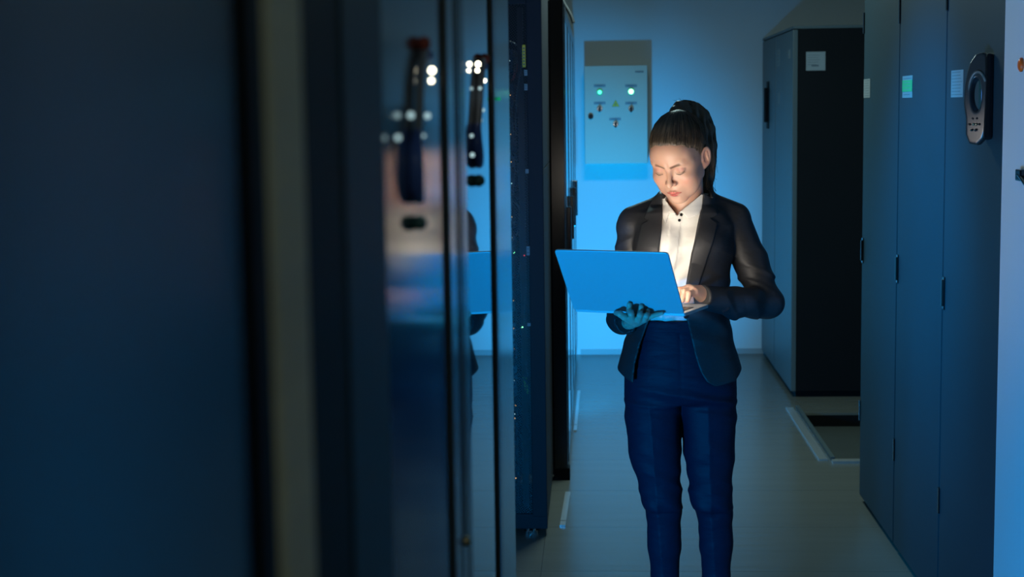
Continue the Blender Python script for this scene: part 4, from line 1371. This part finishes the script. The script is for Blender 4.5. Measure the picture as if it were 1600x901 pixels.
# hidden body under the clothes so that the figure is one whole
def hidden(P):
    d = smax(torso(P, -0.032), P[:, 2]-zy(345), 0.03)
    d = smax(d, zy(520)-P[:, 2], 0.02)
    d = smin(d, smax(body_rows(P, HIPS, -0.022), np.maximum(zy(600)-P[:, 2], P[:, 2]-zy(500)), 0.02), 0.01)
    d = smin(d, chain(P, [(a, r-0.018) for a, r in legL], 0.01), 0.004)
    d = smin(d, chain(P, [(a, r-0.018) for a, r in legR], 0.01), 0.004)
    d = smin(d, chain(P, [(RSH, 0.036), (RMID, 0.034), (REL, 0.030), (A(1150, 473, 4.25), 0.030), (A(1128, 468, 4.22), 0.026)], 0.02), 0.03)
    d = smin(d, chain(P, [(LSH, 0.036), (A(984, 415, 4.40), 0.033), (LEL, 0.030), (A(976, 500, 4.2), 0.027), (A(978, 505, 4.14), 0.022)], 0.02), 0.03)
    d = smax(d, 0.06-P[:, 2], 0.01)
    return d
bv_, bq_ = surface_nets(hidden, (0.0, 4.0, 0.04), (0.58, 4.56, 1.42), 0.010)
cols = np.concatenate([body_colors(hv), body_colors(r1, False), body_colors(r2, False), body_colors(bv_, False)])
body = np_mesh('body', [(hv, hq), (r1, q1), (r2, q2), (bv_, bq_)], M['skin'], person, cols)

# nails on the lid hand
# eyelashes
b = MB()
for sx in (-1, 1):
    ln_ = []
    for i in range(13):
        t_ = i/12
        px = 0.0200+0.0255*t_
        ln_.append(tuple(toW((sx*px, -0.0862-0.0015*math.sin(math.pi*t_)+0.007*max(0, t_-0.5)*2, -0.0002-0.0022*math.sin(math.pi*t_)+0.0015*t_))))
    b.tube(ln_, [0.0004+0.0006*math.sin(math.pi*min(1, 0.1+i/13)) for i in range(13)], M['lash'], 5)
    for i in range(4, 13, 2):
        p_ = np.array(ln_[i])
        c_ = p_+(toW((sx*0.0015, -0.0016, -0.0022))-toW((0, 0, 0)))
        b.tube([tuple(p_), tuple(c_)], [0.0004, 0.0001], M['lash'], 4)
b.build('eyelashes', body)

# ------------------------------------------------------------------ hair
ROOT = np.array([0.0, 0.068, 0.108])
HLY = [-0.10, -0.078, -0.062, -0.045, -0.025, -0.010, 0.004, 0.022, 0.034, 0.06, 0.12]
HLZ = [0.093, 0.092, 0.077, 0.055, 0.034, 0.008, 0.024, 0.028, -0.015, -0.045, -0.055]
def hairmask(L):
    """negative where scalp hair grows"""
    y, z, ax = L[:, 1], L[:, 2], np.abs(L[:, 0])
    line = np.interp(y, HLY, HLZ)+0.003*np.sin(L[:, 0]*170)
    return line-z
def hair_sdf(P):
    L = toL(P)
    d = ell(L, (0, 0.020, 0.042), (0.0775, 0.0965, 0.0890))
    d = smin(d, ell(L, (0, -0.051, 0.054), (0.055, 0.0400, 0.0455)), 0.02)
    d = smin(d, sph(L, ROOT*0.90, 0.018), 0.02)
    # sleek strands running to the tie
    V_ = L-ROOT
    r_ = np.linalg.norm(V_, axis=1)+1e-6
    ang1 = np.arctan2(V_[:, 0], -V_[:, 1])
    d = d-0.0011*np.sin(ang1*52+2*np.sin(ang1*9))-0.0006*np.sin(ang1*111)
    d = smax(d, hairmask(L), 0.004)
    return d*HS
v, q = surface_nets(hair_sdf, (0.06, 4.15, 1.45), (0.42, 4.52, 1.76), 0.0022)
hair = np_mesh('hair', [(v, q)], M['hair'], person)

# ponytail
pt = [((1070, 186, 4.395), 0.019), ((1060, 177, 4.405), 0.0225), ((1064, 171, 4.42), 0.0225), ((1082, 173, 4.43), 0.0245), ((1094, 184, 4.435), 0.026), ((1102, 203, 4.44), 0.0255), ((1106, 228, 4.445), 0.0235), ((1107, 252, 4.445), 0.021), ((1107, 275, 4.44), 0.0165), ((1106, 294, 4.435), 0.010), ((1106, 308, 4.43), 0.004)]
PT = [(A(*p), r) for p, r in pt]
def pony_sdf(P):
    d = chain(P, PT, 0.012)
    return d-0.0012*np.sin(P[:, 0]*260+P[:, 1]*120+2*np.sin(P[:, 2]*20))
v, q = surface_nets(pony_sdf, (0.18, 4.33, 1.32), (0.42, 4.53, 1.76), 0.0026)
pony = np_mesh('ponytail', [(v, q)], M['hair'], person)
b = MB(); c0 = PT[0][0]
tie = []
for i in range(17):
    a = 2*math.pi*i/16
    tie.append(tuple(c0+np.array([0.022*math.cos(a), 0.022*math.sin(a), 0.004*math.cos(a)])))
b.tube(tie, 0.006, M['hairtie'], 8)
b.build('hair_tie', pony, smooth=True)
# strands over the tail and loose wisps
rs = random.Random(5)
b = MB()
cen = [Vector(p) for p, r in PT]; rad = [r for p, r in PT]
for i in range(150):
    a = rs.uniform(0, 2*math.pi); k0 = rs.randint(1, 4); k1 = rs.randint(7, 10)
    pts = []
    j = rs.uniform(0.99, 1.06)
    for k in range(k0, k1+1):
        d = (cen[min(k+1, len(cen)-1)]-cen[k-1]).normalized()
        u = Vector((0, 1, 0)); w_ = d.cross(u).normalized(); u = w_.cross(d)
        rr = rad[k]*j+ (0.002 if k > 8 else 0.0)
        aa = a+0.05*k
        pts.append(tuple(cen[k]+(u*math.cos(aa)+w_*math.sin(aa))*rr))
    tailv = Vector((rs.uniform(-0.012, 0.010), rs.uniform(-0.01, 0.01), -rs.uniform(0.01, 0.045)))
    pts.append(tuple(Vector(pts[-1])+tailv))
    sp_ = smooth_pts(pts, 16)
    n = len(sp_)
    b.tube(sp_, [rs.uniform(0.0008, 0.0014)*(1-0.75*t_/n) for t_ in range(n)], M['hair'] if i % 3 else M['hairdark'], 4)
b.build('tail_strands', pony, smooth=True)
b = MB()
# wisps behind the ear and falling to the collar
for i in range(46):
    x0 = rs.uniform(1093, 1104); y0 = rs.uniform(245, 262)
    x3 = rs.uniform(1096, 1120) if i % 3 else rs.uniform(1106, 1118)
    y3 = rs.uniform(290, 312)
    D0 = rs.uniform(4.39, 4.43)
    pts = [A(x0+4, y0-8, D0), A(x0+2+rs.uniform(-1, 2), y0+12, D0), A((x0+x3)/2+rs.uniform(-4, 1), (y0+y3)/2+8, D0-0.01), A(x3, y3, D0-0.02)]
    sp_ = smooth_pts([tuple(p) for p in pts], 15)
    n = len(sp_)
    b.tube(sp_, [0.0016*(1-0.8*t_/n) for t_ in range(n)], M['hair'] if i % 2 else M['hairdark'], 4)
for i in range(10):       # fly-aways on top and at the side
    x0 = rs.uniform(1058, 1075); pts = [A(x0, 162, 4.42), A(x0-rs.uniform(0, 5), 158, 4.42), A(x0-rs.uniform(2, 10), rs.uniform(152, 158), 4.42)]
    b.tube(smooth_pts([tuple(p) for p in pts], 8), 0.00022, M['hairdark'], 3)
for i in range(8):
    y0 = rs.uniform(190, 250); pts = [A(1108, y0, 4.44), A(1116+rs.uniform(0, 3), y0+15, 4.44), A(1115+rs.uniform(0, 6), y0+rs.uniform(26, 40), 4.44)]
    b.tube(smooth_pts([tuple(p) for p in pts], 8), 0.0005, M['hairdark'], 3)
b.build('loose_strands', hair, smooth=True)
# combed strands lying on the cap, from the hairline to the tie
b = MB()
def cap_pt(L):
    """push a local point out onto the hair cap"""
    o = np.array([0, 0.01, 0.03]); d = L-o; n_ = np.linalg.norm(d); d = d/n_
    T_ = np.linspace(0.03, 0.14, 60)
    Q = o+T_[:, None]*d
    f_ = smin(ell(Q, (0, 0.020, 0.042), (0.0775, 0.0965, 0.0890)), ell(Q, (0, -0.051, 0.054), (0.055, 0.0400, 0.0455)), 0.02)
    i = np.argmax(f_ > 0)
    return Q[i]
for i in range(620):
    side = rs.uniform(-1, 1)
    # start on the hairline
    a = side*2.0
    st = np.array([0.078*math.sin(a), -0.085*math.cos(a)+0.0, 0.0])
    st[2] = np.interp(st[1], HLY, HLZ)+rs.uniform(-0.001, 0.007)
    pts = []
    for k in range(9):
        t_ = k/8
        p = st*(1-t_)+ROOT*0.97*t_
        p = cap_pt(p)
        lift = -0.0012 if k == 0 else (0.0002 if k == 1 else 0.0006+0.0010*rs.random())
        o = np.array([0, 0.01, 0.03]); d = (p-o)/np.linalg.norm(p-o)
        pts.append(tuple(toW(p+d*lift)))
    b.tube(pts, [0.00075*(0.5+0.5*math.sin(math.pi*min(1, 0.15+k/9))) for k in range(9)], M['hair'] if i % 2 else M['hairdark'], 4)
b.build('combed_strands', hair, smooth=True)
